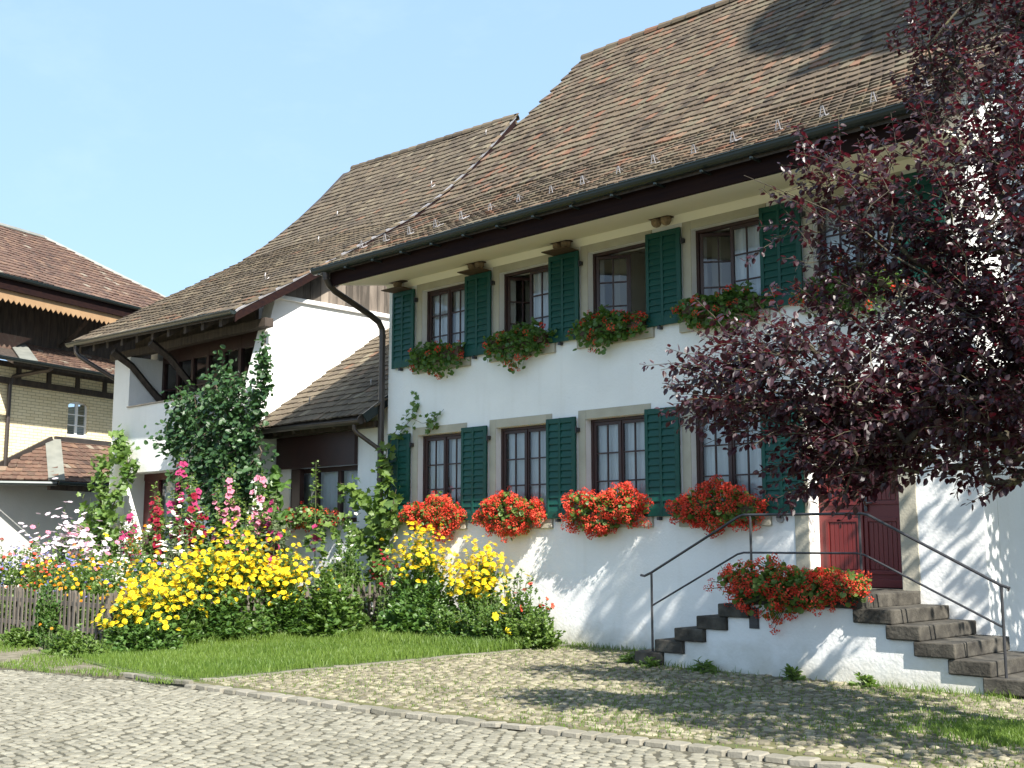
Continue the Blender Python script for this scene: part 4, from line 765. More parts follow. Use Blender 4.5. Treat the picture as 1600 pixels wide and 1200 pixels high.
def umbel(n, rad_, sz):
    V = []; F = []
    for i in range(n):
        d = nrm(rgh.normal(0, 1, 3) + [0, 0, 0.5]); p = d*rad_*rgh.uniform(.7, 1.05); x = nrm(np.cross(d, rgh.normal(0, 1, 3))); y = np.cross(d, x); k = len(V); s = sz*rgh.uniform(.7, 1.2)
        V += [p + x*s*.2 - d*.02, p + y*s*.55 + x*s*.35, p + y*s*.2 + x*s*1.0 + d*.08, p - y*s*.45 + x*s*.6]; F.append((k, k+1, k+2, k+3))
    return np.array(V), F
UMBEL = umbel(20, .50, .27)
def blob(rg, n, rx, ry, h, shell=0.55):
    d = nrm(rg.normal(0, 1, (n, 3))); d[:, 2] = np.abs(d[:, 2]) ; r = shell + (1-shell)*rg.random(n)**0.7
    return d * r[:, None] * np.array([rx, ry, h])
def put(mb, T, pos, dirs, nor, size, tint, mi=0, wid=1.0):
    F = frames(dirs, nor); size = np.broadcast_to(size, (len(pos),)); F = F * size[:, None, None]; F[:, :, 0] *= wid
    mb.inst(T[0], T[1], pos, F, tint, mi)
def flowers_at(mb, T, pos, out, size, rg, jit=0.45):
    n = len(pos); nor = nrm(nrm(out)*0.8 + np.array([0.25, -0.1, 0.55]) + rg.normal(0, jit, (n, 3))); d = np.cross(nor, rg.normal(0, 1, (n, 3)))
    F = frames(d, nor) * (size*rg.uniform(.75, 1.2, n))[:, None, None]; mb.inst(T[0], T[1], pos, F, .72+.28*rg.random(n), ft=([1]*11+[.85]*9+[.1]*6) if T is DAISY else None)
def bush(name, label, cat, loc, rx, ry, h, stems=60, leaves=16, lsize=.075, lm='g_mid', T=LEAF, fl=(), group=None, seed=0, low=0.15, spread=0.5, wid=1.0, lift=0.35, shell=.45, sprawl=0.05):
    """many-stemmed plant: stems rise from the base and fan out to a ragged dome, leaves along them, flowers at the tips
    fl: list of (part name, material, template, size, share of stems, extra per stem, side) """
    rg = np.random.default_rng(seed+100); t = thing(name, loc, label, cat, group); L = np.array(loc, float)
    tip = blob(rg, stems, rx, ry, h, shell) ; tip[:, 2] = np.maximum(tip[:, 2], 0.12*h) * rg.uniform(.82, 1.1, stems); tip[:, :2] += rg.normal(0, sprawl, (stems, 2))
    base = np.c_[tip[:, 0]*spread*0.6 + rg.normal(0, .04, stems), tip[:, 1]*spread*0.6 + rg.normal(0, .04, stems), np.zeros(stems)]
    mid = base*0.45 + tip*0.55; mid[:, 2] += 0.18*tip[:, 2]
    def bez(u): return ((1-u)**2)[..., None]*base[:, None] + (2*u*(1-u))[..., None]*mid[:, None] + (u**2)[..., None]*tip[:, None]
    sb = MB()
    for i in range(0, stems, max(1, stems//70)):
        uu = np.linspace(0, 1, 5)[None]; p = ((1-uu)**2)[0][:, None]*base[i] + (2*uu*(1-uu))[0][:, None]*mid[i] + (uu**2)[0][:, None]*tip[i]
        sb.tube(p + L, [.008, .007, .006, .005, .003], 4, cap=False)
    sb.build('stem', M['stem'], t)
    u = low + (1-low)*rg.random((stems, leaves))**0.75; P = bez(u); az = rg.uniform(0, 2*math.pi, u.shape)
    side = np.stack([np.cos(az), np.sin(az), np.full(u.shape, lift)], -1) + nrm(P*np.array([1, 1, .3]))*0.6 + rg.normal(0, .3, P.shape)
    nor = np.array([.25, -.15, 1.0]) + rg.normal(0, .45, P.shape)
    sz = lsize*rg.uniform(.6, 1.25, u.shape)*(1.15-0.45*u)
    lb = MB(); put(lb, T, (P+L).reshape(-1, 3), side.reshape(-1, 3), nor.reshape(-1, 3), sz.ravel(), np.clip(.45+rg.normal(0, .25, u.size)+.15*(u.ravel()-.5), 0, 1), 0, wid)
    lb.build('foliage', M[lm], t)
    for nm, fm, FT, fs, share, extra, dz in fl:
        k = rg.random(stems) < share; k &= tip[:, 2] > dz*h; q = tip[k]
        q = np.repeat(q, extra, 0) + (rg.normal(0, fs*1.35, (len(q)*extra, 3)) if extra > 1 else 0)
        if len(q) == 0: continue
        fb = MB(); flowers_at(fb, FT, q + L + [0, 0, .015], q*np.array([1, 1, .6]), fs, rg); fb.build(nm, M[fm], t)
    return t
def leafy_paths(name, label, cat, loc, paths, spread, per_m, lsize, lm, T=LEAF, rstem=.015, seed=0, wid=1.0, outward=(0, -1, .2), droop=0.2, stemmat='woodstem'):
    """climber or small tree: woody stems along polylines, leaves scattered round them"""
    rg = np.random.default_rng(seed+500); t = thing(name, loc, label, cat); sb = MB(); Ps = []
    for path, sp in zip(paths, spread):
        p = np.array(path, float); sb.tube(p, np.linspace(rstem, rstem*.35, len(p)), 6)
        s = np.r_[0, np.cumsum(np.linalg.norm(np.diff(p, axis=0), axis=1))]; n = int(s[-1]*per_m*(0.5+sp*2)); q = rg.random(n)*s[-1]
        pos = np.stack([np.interp(q, s, p[:, i]) for i in range(3)], 1)
        # leaves sit on short side twigs so that they gather in small sprays
        tw = rg.integers(0, max(n//9, 1), n); c = rg.normal(0, sp*.6, (max(n//9, 1), 3)); cc = rg.random(max(n//9, 1))*s[-1]
        pos = np.stack([np.interp(cc, s, p[:, i]) for i in range(3)], 1)[tw] + c[tw]*np.array([1, .55, 1]) + rg.normal(0, .07+sp*.12, (n, 3))*np.array([1, .7, 1])
        Ps.append(pos)
        for m in range(0, len(cc), 2):
            a = np.array([np.interp(cc[m], s, p[:, i]) for i in range(3)]); b = a + c[m]*np.array([1, .55, 1]); sb.tube([a, (a+b)/2+[0, 0, .03], b], [rstem*.4, rstem*.3, rstem*.2], 4, cap=False)
    sb.build('stem', M[stemmat], t); P = np.concatenate(Ps); n = len(P)
    P[:, 1] = np.minimum(P[:, 1], loc[1]+0.30)
    d = rg.normal(0, .7, (n, 3)) + np.array(outward)*.5 + [0, 0, -droop]; nor = np.array(outward)*.7 + [0.25, 0, .6] + rg.normal(0, .45, (n, 3))
    lb = MB(); put(lb, T, P, d, nor, lsize*rg.uniform(.6, 1.3, n), np.clip(.5+rg.normal(0, .27, n), 0, 1), 0, wid); lb.build('foliage', M[lm], t)
    return t
def geranium(label, cx, cy, cz, rx, ry, rz, nleaf, nfl, lm, seed, base, fsz=.105, group=None, down=.55):
    """planter with a hanging mass of leaves and flower heads"""
    rg = np.random.default_rng(seed+900); t = thing('flower_box', (cx, cy, base), label, 'flower box', group)
    b = MB(); b.box(cx-rx*.86, cx+rx*.86, cy-.09, cy+.09, base, base+.17); b.build('planter', M['planter'], t, bevel=.008)
    def pts(n, sh):
        d = nrm(rg.normal(0, 1, (n, 3))); d[:, 1] = -np.abs(d[:, 1])*1.0 + .25*np.abs(rg.normal(0, 1, n)); d = nrm(d); r = sh+(1-sh)*rg.random(n)**.6
        q = d*r[:, None]; bump = 1 + rg.normal(0, .09, (n, 1))[:, 0] + .16*np.sin(q[:, 0]*7+seed)*np.cos(q[:, 2]*6+seed*2) + .08*np.sin(q[:, 0]*15+seed*3)
        q = q*bump[:, None]; sk = 1+.22*np.sin(q[:, 0]*2.3+seed*1.9)+.18*np.sin(q[:, 0]*6+seed); q[:, 2] = np.where(q[:, 2] < 0, q[:, 2]*down*2*sk, q[:, 2]*(1+.25*np.sin(q[:, 0]*4+seed*2.7)))
        return q, d
    q, d = pts(nleaf, .45); P = np.array([cx, cy-.03, cz]) + q*np.array([rx, ry, rz])
    P[:, 1] = np.minimum(P[:, 1], cy+.15); kp = rg.random(nleaf) < np.where(q[:, 2] < 0, 1-.55*np.clip(-q[:, 2], 0, 1), 1); P, d, nleaf = P[kp], d[kp], int(kp.sum())
    lb = MB(); put(lb, BROAD, P, d*.6+rg.normal(0, .6, (nleaf, 3))+[0, 0, -.15], d*.6+rg.normal(0, .5, (nleaf, 3))+[.2, -.2, .7], .062*rg.uniform(.6, 1.3, nleaf), np.clip(.5+rg.normal(0, .27, nleaf), 0, 1), 0, 1.1)
    lb.build('foliage', M[lm], t)
    if nfl:
        q, d = pts(nfl, .88); P = np.array([cx, cy-.03, cz]) + q*np.array([rx, ry, rz])*1.06; P[:, 1] = np.minimum(P[:, 1], cy+.08)
        fb = MB(); n = nrm(d+rg.normal(0, .25, (nfl, 3))); x = np.cross(n, rg.normal(0, 1, (nfl, 3)))
        F = frames(x, n)*(fsz*rg.uniform(.6, 1.2, nfl))[:, None, None]; fb.inst(UMBEL[0], UMBEL[1], P, F, np.clip(.5+rg.normal(0, .3, nfl), 0, 1)); fb.build('blossoms', M['f_red'], t)
        sb = MB()
        for i in range(0, nfl, 2): sb.tube([np.array([cx, cy, cz]) + (P[i]-[cx, cy, cz])*.45, P[i]], .004, 4, cap=False)
        sb.build('stem', M['stem'], t)
    return t

# ------------------------------------------------------------------ window boxes
for k, lab in enumerate(('dense red geranium box on the ground floor sill nearest the downpipe', 'round red geranium box on the second ground floor sill from the downpipe',
                         'wide red geranium box on the third ground floor sill from the downpipe', 'red geranium box on the ground floor sill next to the red door, above the handrail')):
    geranium(lab, (1.37, 3.20, 5.10, 7.06)[k], -.11, 1.96, (.66, .66, .70, .68)[k], .18, (.25, .26, .28, .26)[k], 800, (260, 260, 290, 240)[k], 'g_lime', k, 1.875, .105, 'red geranium boxes on the ground floor sills', .56)
for k, lab in enumerate(('thin pinkish-red geranium box on the upper sill nearest the downpipe', 'leafy geranium box with a few red blooms on the second upper sill from the downpipe', 'leafy geranium box under the wide open upper window',
                         'leafy geranium box on the upper sill above the window next to the door', 'geranium box on the last upper sill, behind the purple tree')):
    geranium(lab, 1.44+1.9*k, -.11, 4.62, .68, .20, .23, (820, 1050, 1050, 1050, 800)[k], (22, 20, 24, 26, 22)[k], 'g_dark', 20+k, 4.555, .105, 'leafy geranium boxes on the upper sills', .66)
geranium('long red geranium trough on the landing of the entrance steps, hanging over the white wall', 8.90, -1.36, 1.03, .92, .25, .21, 1500, 250, 'g_lime', 41, .945, .10, None, .66)
geranium('red geranium box on the sill of the dark court window behind the hollyhock', -2.2, .02, 1.96, .85, .22, .2, 600, 40, 'g_mid', 43, 1.875, .10)

# ------------------------------------------------------------------ picket fences
def fence(label, p, q, n, seed):
    rg = random.Random(seed); p = np.array(p, float); q = np.array(q, float); t = thing('picket_fence', tuple(p), label, 'fence'); d = nrm(q-p); nn = np.array([-d[1], d[0], 0])
    L = np.linalg.norm(q-p)
    for z in (.27, .62):
        r = MB(); r.bar(p+[0, 0, z]+nn*.035, q+[0, 0, z]+nn*.035, .045, .06, tint=.4); r.build('rail', M['picket'], t)
    k = 0
    while k*1.9 < L:
        r = MB(); c = p+d*min(k*1.9, L-.03)+nn*.085; r.bar(c+[0, 0, -.05], c+[0, 0, .80], .08, .08, up=(1, 0, 0), tint=.3); r.build('post', M['picket'], t); k += 1
    for i in range(n):
        f = (i+.5)/n; c = p+(q-p)*f; h = .82+rg.uniform(-.035, .03); w = .025+rg.uniform(-.003, .004); a = rg.uniform(-.025, .025); th = .008
        def V(s, z, o): return c+d*(s+a*z)+np.array([0, 0, z])+nn*o
        m = MB(); out = [(-w, .07), (w, .07), (w, h-.05), (0.002, h), (-w, h-.05)]
        m.add([V(s, z, -th) for s, z in out]+[V(s, z, th) for s, z in out], [(4,3,2,1,0), (5,6,7,8,9)]+[(j, (j+1) % 5, 5+(j+1) % 5, 5+j) for j in range(5)], rg.random())
        m.build('picket', M['picket'], t)
fence('low grey picket fence along the street side of the flower garden', (-4.6, -5.33, 0), (.36, -5.30, 0), 34, 1)
fence('low grey picket fence beside the lawn, overgrown by yellow flowers', (.40, -5.22, 0), (.30, -.15, 0), 40, 2)

# ------------------------------------------------------------------ flower garden
Y = lambda share=.8, extra=2, s=.086, dz=.35: ('blossoms', 'f_yellow', DAISY, s, share, 4, dz)
GY = 'yellow flower bushes along the picket fence'
bush('yellow_flower_bush', 'low yellow flower bush at the corner of the two picket fences', 'flower bush', (.72, -5.0, 0), .55, .5, 1.0, 190, 16, .095, 'g_dark', LEAF, [Y(.8, 2, dz=.4)], GY, 1)
bush('yellow_flower_bush', 'yellow flower bush behind the fence corner, under the pale flowers', 'flower bush', (.32, -4.35, 0), .66, .6, 1.3, 250, 14, .095, 'g_dark', LEAF, [Y(.95, 2, dz=.45)], GY, 2)
bush('yellow_flower_bush', 'broad yellow flower bush midway along the side fence', 'flower bush', (.28, -3.65, 0), .66, .6, 1.56, 260, 14, .10, 'g_dark', LEAF, [Y(.95, 2, dz=.5)], GY, 3)
bush('yellow_flower_bush', 'tallest yellow flower bush, in front of the pink hollyhocks', 'flower bush', (.1, -3.0, 0), .7, .6, 1.84, 290, 14, .10, 'g_dark', LEAF, [Y(.95, 2, dz=.5)], GY, 4)
bush('yellow_flower_bush', 'yellow flower bush beside the dark green shrub', 'flower bush', (.36, -2.35, 0), .6, .55, 1.48, 240, 14, .10, 'g_dark', LEAF, [Y(.95, 2, dz=.5)], GY, 5)
bush('yellow_flower_bush', 'small yellow flower bush behind the dark green shrub', 'flower bush', (.05, -1.35, 0), .6, .4, 1.42, 100, 15, .085, 'g_mid', LEAF, [Y(.5, 2, dz=.6)], GY, 6)
bush('yellow_flower_bush', 'tall yellow flower bush against the wall under the first geranium box', 'flower bush', (1.72, -.62, 0), .85, .5, 1.78, 420, 15, .10, 'g_dark', LEAF, [Y(.95, 2, dz=.58)], None, 7, .08)
bush('yellow_flower_bush', 'rounded yellow flower bush against the white wall between two geranium boxes', 'flower bush', (3.02, -.66, 0), .52, .42, 1.50, 300, 15, .09, 'g_mid', LEAF, [Y(1, 2, dz=.5)], None, 8, .08)
bush('dark_green_shrub', 'dense dark green leafy shrub by the side fence, without flowers', 'shrub', (.80, -1.75, 0), .55, .62, 1.08, 190, 24, .095, 'g_mid', BROAD, (), None, 9, .05, .8)
bush('round_shrub', 'small round light green shrub at the corner of the lawn and the white wall', 'shrub', (4.20, -.72, 0), .44, .44, .58, 260, 18, .055, 'g_lime', BROAD, (), None, 10, .05, .9)
bush('dahlia', 'dark-leaved dahlia with small red flowers beside the round shrub', 'flower', (3.92, -.42, 0), .42, .35, .86, 110, 16, .08, 'g_dark', LEAF, [('blossoms', 'f_red', FUNNEL, .10, .6, 1, .6)], None, 11)
bush('leafy_plant', 'pale feathery green plant in front of the rounded yellow bush', 'plant', (3.45, -.95, 0), .55, .42, .85, 200, 20, .07, 'g_mid', LEAF, [('blossoms', 'f_yellow', STAR, .14, .05, 1, .2)], None, 12, .05, .7)
bush('leafy_plant', 'loose tall green plant with thin yellow stars at the right end of the flower bed', 'plant', (3.7, -.55, 0), .46, .36, 1.25, 140, 17, .075, 'g_mid', LEAF, [('blossoms', 'f_yellow', STAR, .13, .12, 1, .5)], None, 13)
bush('leafy_plant', 'low dark leafy plant at the foot of the tall yellow bush', 'plant', (1.9, -1.1, 0), .80, .34, .68, 170, 18, .10, 'g_dark', BROAD, [('blossoms', 'f_yellow', DAISY, .09, .05, 1, .3)], None, 14, .05, .8)
bush('leafy_plant', 'low feathery green plant on the lawn edge below the rounded yellow bush', 'plant', (2.75, -1.1, 0), .55, .32, .66, 170, 18, .08, 'g_mid', LEAF, (), None, 15, .05, .8)
bush('leafy_plant', 'grey green leafy plant behind the last fence post', 'plant', (.95, -.45, 0), .55, .38, 1.4, 170, 20, .075, 'g_mid', LEAF, [('blossoms', 'f_darkred', FUNNEL, .07, .16, 2, .5)], None, 16)
bush('leafy_plant', 'tall dark green stems behind the small yellow bush, below the vine', 'plant', (-.15, -.75, 0), .60, .38, 2.05, 230, 22, .085, 'g_mid', LEAF, [('blossoms', 'f_white', FUNNEL, .07, .06, 3, .7)], None, 17)
bush('salvia', 'deep red flower spike plant left of the tall yellow bush', 'flower', (.98, -.85, 0), .22, .2, 1.45, 30, 14, .075, 'g_mid', LEAF, [('blossoms', 'f_darkred', FUNNEL, .07, .9, 5, .5)], None, 18)
# hollyhocks
def hollyhock(label, x, y, h, seed, fm, lean=(0, 0), bloom=(.42, .93), n=4, fsz=.125):
    rg = np.random.default_rng(seed+700); t = thing('hollyhock', (x, y, 0), label, 'hollyhock', 'tall hollyhocks in the middle of the garden'); L = np.array([x, y, 0.0])
    lb = MB(); fb = MB()
    for s in range(n):
        hh = h*(1 if s == 0 else rg.uniform(.72, .92)); off = np.array([0, 0]) if s == 0 else rg.normal(0, .16, 2); ln = np.array(lean)+(rg.normal(0, .12, 2) if s else 0)
        u = np.linspace(0, 1, 7); p = np.c_[off[0]*(.4+.6*u)+ln[0]*u**2, off[1]*(.4+.6*u)+ln[1]*u**2, hh*u]+L; sb = MB(); sb.tube(p, np.linspace(.014, .004, 7), 6); sb.build('stem', M['stem'], t)
        def P(q): return np.stack([np.interp(q, u, p[:, i]) for i in range(3)], 1)
        m = int(80*hh/2.5); q = np.r_[rg.uniform(.06, .55, m), rg.uniform(.5, 1, m)]; a = rg.uniform(0, 2*math.pi, 2*m); rr = .15*(1.08-q)+.02
        pos = P(q)+np.c_[np.cos(a)*rr, np.sin(a)*rr, rg.normal(0, .02, 2*m)]
        put(lb, LOBED, pos, np.c_[np.cos(a), np.sin(a), rg.uniform(-.5, .3, 2*m)], np.c_[np.cos(a)*.3+.25, np.sin(a)*.3-.1, np.ones(2*m)]+rg.normal(0, .3, (2*m, 3)), (.15*(1.12-q)+.024)*rg.uniform(.75, 1.2, 2*m), np.clip(.55+rg.normal(0, .25, 2*m), 0, 1))
        k = int(15*hh/2.5*(bloom[1]-bloom[0])/.5)+2; q = rg.uniform(bloom[0], bloom[1], k); a = rg.uniform(math.pi*.85, math.pi*2.2, k); rr = .055
        pos = P(q)+np.c_[np.cos(a)*rr, np.sin(a)*rr, np.zeros(k)]; flowers_at(fb, FUNNEL, pos, np.c_[np.cos(a), np.sin(a), np.zeros(k)]*2, fsz, rg, .2)
        k = 16; q = rg.uniform(.78, 1.0, k); a = rg.uniform(0, 2*math.pi, k); pos = P(q)+np.c_[np.cos(a)*.022, np.sin(a)*.022, np.zeros(k)]
        put(lb, BROAD, pos, np.c_[np.cos(a), np.sin(a), np.ones(k)], rg.normal(0, 1, (k, 3)), .035, np.full(k, .8))
    lb.build('foliage', M['g_lime'] if seed % 3 < 2 else M['g_grey'], t); fb.build('blossoms', M[fm], t)
for i, a in enumerate((('tall crimson hollyhock rising in front of the pear tree, with a bare leafy tip', -2.55, -2.5, 3.12, 'f_magenta', (-.1, 0)),
                       ('deep red hollyhock nearest the garden window, left of the tall ones', -3.7, -2.4, 2.60, 'f_darkred', (-.05, 0)),
                       ('short magenta hollyhock at the left edge of the garden window', -3.5, -2.9, 2.12, 'f_magenta', (-.1, 0)),
                       ('pale pink hollyhock with large open flowers in front of the pear tree', -1.6, -2.2, 2.85, 'f_pink', (.1, 0)),
                       ('bright pink hollyhock with its top flower beside the lean-to gutter', -1.0, -2.0, 2.78, 'f_pink', (.12, 0)),
                       ('magenta hollyhock leaning towards the court window', -.85, -1.9, 2.4, 'f_magenta', (.28, 0)),
                       ('crimson hollyhock with dark clustered flowers in the middle of the garden', -2.1, -2.6, 2.5, 'f_darkred', (0, 0)),
                       ('red hollyhock low beside the garden window, hidden by pink flowers', -3.05, -2.7, 2.3, 'f_darkred', (0, 0)))):
    hollyhock(a[0], a[1], a[2], a[3], i, a[4], a[5])
hollyhock('slender single hollyhock standing alone in front of the court window', -.62, -1.05, 2.90, 12, 'f_magenta', (-.04, 0), (.42, .62), 1, .10)
bush('pale_flower_plant', 'cream white flower clump among the hollyhocks', 'flower', (-1.9, -2.9, 0), .45, .4, 1.98, 150, 18, .085, 'g_grey', LEAF, [('blossoms', 'f_white', STAR, .10, .45, 3, .6)], None, 31)
bush('pale_flower_plant', 'leafy clump with small salmon flowers left of the tall yellow bush', 'flower', (-1.05, -3.4, 0), .55, .5, 1.62, 180, 18, .085, 'g_mid', LEAF, [('blossoms', 'f_pink', FUNNEL, .08, .3, 1, .4), ('small_blossoms', 'f_orange', DAISY, .07, .2, 1, .5)], None, 32)
bush('pale_flower_plant', 'leafy clump with orange and white flowers in front of the garden window', 'flower', (-2.45, -3.3, 0), .6, .5, 1.85, 190, 18, .085, 'g_lime', LEAF, [('blossoms', 'f_orange', DAISY, .09, .25, 1, .5), ('small_blossoms', 'f_white', FUNNEL, .08, .2, 2, .5)], None, 33)
bush('leafy_plant', 'tall mass of pale green leaves between the hollyhocks and the pear tree', 'plant', (-2.3, -2.0, 0), .75, .5, 2.35, 200, 18, .12, 'g_lime', LOBED, [('blossoms', 'f_magenta', FUNNEL, .11, .10, 1, .5)], None, 34)
bush('leafy_plant', 'tall leafy clump with a few pink flowers below the lean-to gutter', 'plant', (-1.15, -1.5, 0), .6, .45, 2.15, 160, 18, .11, 'g_grey', LOBED, [('blossoms', 'f_pink', FUNNEL, .11, .10, 1, .5)], None, 35)
bush('leafy_plant', 'green clump with cream flowers under the court window, right of the lone hollyhock', 'plant', (.05, -.9, 0), .45, .35, 1.75, 120, 18, .08, 'g_mid', LEAF, [('blossoms', 'f_white', STAR, .09, .12, 2, .6)], None, 36)
# pale pink cleome behind the front fence
for i, (x, y, h, lab) in enumerate(((-4.75, -4.0, 1.88, 'pale pink spider-flower clump at the left end of the garden'), (-3.75, -4.05, 2.02, 'pale pink spider-flower clump below the brick porch'), (-2.85, -4.1, 1.90, 'pink and white spider-flower clump in front of the corner vine'))):
    bush('spider_flower', lab, 'flower', (x, y, 0), .55, .45, h, 150, 18, .085, 'g_mid', LEAF, [('blossoms', 'f_pale', STAR, .115, .75, 4, .6), ('small_blossoms', 'f_pink', STAR, .09, .15, 3, .5)], 'spider flowers behind the front fence', 40+i)
bush('lily', 'yellow lily clump beside the corner vine', 'flower', (-3.6, -3.55, 0), .45, .3, 1.95, 40, 14, .09, 'g_mid', LEAF, [('blossoms', 'f_yellow', STAR, .14, .5, 2, .7)], None, 44)
mix = [(-4.6, -4.75, 1.46, 'f_red', 'f_blue', 'g_mid', 'mixed bed plant with blue and red flowers at the far left of the fence'), (-3.75, -4.75, 1.52, 'f_white', 'f_blue', 'g_lime', 'light green bed plant with white and blue flowers behind the fence'),
       (-2.95, -4.75, 1.50, 'f_yellow', 'f_red', 'g_lime', 'bed plant with pale yellow lilies and one red bloom behind the fence'), (-2.2, -4.75, 1.50, 'f_orange', 'f_blue', 'g_mid', 'bed plant with orange and violet flowers behind the fence'),
       (-1.45, -4.75, 1.48, 'f_yellow', 'f_orange', 'g_mid', 'bed plant with scattered yellow and rusty flowers behind the fence'), (-.7, -4.8, 1.2, 'f_orange', 'f_blue', 'g_lime', 'leafy bed plant with blue spikes near the fence corner'),
       (-1.8, -4.05, 1.45, 'f_yellow', 'f_white', 'g_mid', 'yellow-flowered clump between the pink spider flowers and the yellow bushes'), (-.75, -4.15, 1.42, 'f_blue', 'f_orange', 'g_mid', 'clump with lavender blue flowers beside the second yellow bush')]
for i, (x, y, h, c1, c2, lm, lab) in enumerate(mix):
    bush('bed_plant', lab, 'flower', (x, y, 0), .56, .46, h, 300, 18, .08, lm, LEAF, [('blossoms', c1, DAISY, .075, .22, 1, .45), ('small_blossoms', c2, FUNNEL, .06, .2, 3, .45)], 'mixed flowers behind the front fence', 50+i, .1, .8)
# foot of the front fence
bush('clematis', 'leafy creeper growing up the front fence, covering a few pickets', 'creeper', (-1.15, -5.45, 0), .20, .15, .98, 120, 22, .06, 'g_dark', BROAD, (), None, 70, .02, .9)
bush('marigold', 'little orange marigold clump on the ground in front of the fence', 'flower', (-.32, -5.72, 0), .26, .22, .42, 50, 14, .04, 'g_dark', LEAF, [('blossoms', 'f_orange', DAISY, .055, .7, 1, .7)], None, 71)
bush('ground_plant', 'fresh light green clump beside the marigold in front of the fence', 'plant', (.32, -5.75, 0), .42, .28, .40, 150, 14, .06, 'g_lime', BROAD, (), 'light green clumps in front of the fence', 72, .05, .9)
bush('ground_plant', 'light green clump at the street corner of the fence', 'plant', (.92, -5.80, 0), .36, .26, .30, 130, 14, .055, 'g_lime', BROAD, (), 'light green clumps in front of the fence', 73, .05, .9)
bush('ground_plant', 'light green clump at the foot of the creeper', 'plant', (-1.35, -5.72, 0), .42, .24, .36, 130, 14, .06, 'g_lime', BROAD, (), 'light green clumps in front of the fence', 74, .05, .9)
bush('yellow_flower_bush', 'dark leafy plant with few yellow flowers on the lawn at the fence corner', 'flower bush', (.95, -5.0, 0), .50, .50, .70, 150, 18, .09, 'g_dark', LEAF, [('blossoms', 'f_yellow', DAISY, .095, .16, 1, .3)], None, 75, .05, .8)
for i, (x, y, lab) in enumerate(((.52, -4.0, 'leafy shoots growing through the side fence below the second yellow bush'), (.52, -3.1, 'leafy shoots growing through the side fence below the tallest yellow bush'))):
    bush('leafy_shoots', lab, 'plant', (x, y, 0), .24, .50, .68, 80, 14, .09, 'g_mid', LOBED, (), 'shoots growing through the side fence', 80+i, .05, .8)

# ------------------------------------------------------------------ climbers
leafy_paths('pear_tree', 'trained pear tree with dense green leaves against the front of the white side house', 'tree', (-3.3, -.95, 0),
            [[(-3.3,-.95,0), (-3.32,-.93,1.4), (-3.4,-.9,2.6), (-3.5,-.88,3.8), (-3.5,-.85,4.5)], [(-3.4,-.9,2.6), (-4.3,-.92,3.2), (-5.2,-.92,3.5), (-5.9,-.95,3.65)], [(-3.42,-.9,3.2), (-4.3,-.92,3.8), (-5.1,-.95,4.05), (-5.8,-.95,4.15)], [(-3.45,-.88,3.5), (-4.0,-.9,4.2), (-4.3,-.9,4.65)],
             [(-3.4,-.9,2.9), (-2.95,-.85,3.6), (-2.75,-.8,4.4), (-2.8,-.75,4.9), (-2.88,-.7,5.4)], [(-3.4,-.9,2.4), (-4.2,-.95,2.75), (-5.2,-.98,2.95)], [(-3.36,-.93,1.9), (-3.9,-.95,2.3), (-4.6,-1.0,2.4)], [(-3.4,-.9,2.3), (-2.9,-.85,2.8), (-2.65,-.85,3.2)]],
            [.32, .38, .38, .32, .12, .38, .34, .28], 330, .10, 'g_pear', BROAD, .035, 1, .85)
leafy_paths('climbing_plant', 'small dark large-leaved climber on the wall left of the court window', 'climber', (-2.75, -.5, 0), [[(-2.75,-.5,0), (-2.75,-.48,1.5), (-2.72,-.46,2.7)]], [.16], 130, .16, 'g_dark', BROAD, .015, 2)
leafy_paths('grape_vine', 'leafy green vine climbing the left corner of the white side house', 'climber', (-8.9, -.9, 0),
            [[(-8.9,-.9,0), (-8.85,-.9,1.2), (-8.9,-.88,2.4), (-9.1,-.85,3.3)], [(-8.9,-.9,1.6), (-8.4,-.92,2.2), (-8.1,-.9,2.6), (-8.0,-.7,3.1), (-8.9,-.6,3.9)], [(-8.9,-.9,1.2), (-9.5,-.95,1.8), (-9.7,-.95,2.3)], [(-8.85,-.9,.9), (-8.1,-1.0,1.4), (-7.8,-1.0,1.9)]], [.24, .14, .28, .26], 170, .13, 'g_mid', LOBED, .02, 3)
leafy_paths('grape_vine', 'vine with bright leaves climbing the downpipe at the corner of the farmhouse', 'climber', (.1, -.28, 0),
            [[(.1,-.28,0), (.12,-.28,1.2), (.15,-.26,2.2), (.25,-.22,3.1), (.45,-.16,3.45)], [(.14,-.28,1.8), (-.25,-.35,2.2), (-.5,-.4,2.45), (-.75,-.45,2.55)], [(.13,-.28,1.5), (.45,-.3,1.9), (.62,-.3,2.4)], [(.12,-.28,1.3), (-.4,-.4,1.7), (-.8,-.5,1.9)]], [.10, .12, .11, .15], 150, .125, 'g_lime', LOBED, .014, 4)
leafy_paths('vine_shoot', 'thin vine shoot trailing over the stone lintel of the first ground floor window', 'climber', (.45, -.09, 3.40), [[(.45,-.09,3.40), (.75,-.08,3.62), (1.0,-.07,3.52), (1.4,-.06,3.5)], [(.75,-.08,3.6), (.78,-.07,3.95)], [(1.2,-.07,3.5), (1.55,-.06,3.72)]], [.05, .03, .03], 75, .085, 'g_mid', LOBED, .006, 5)

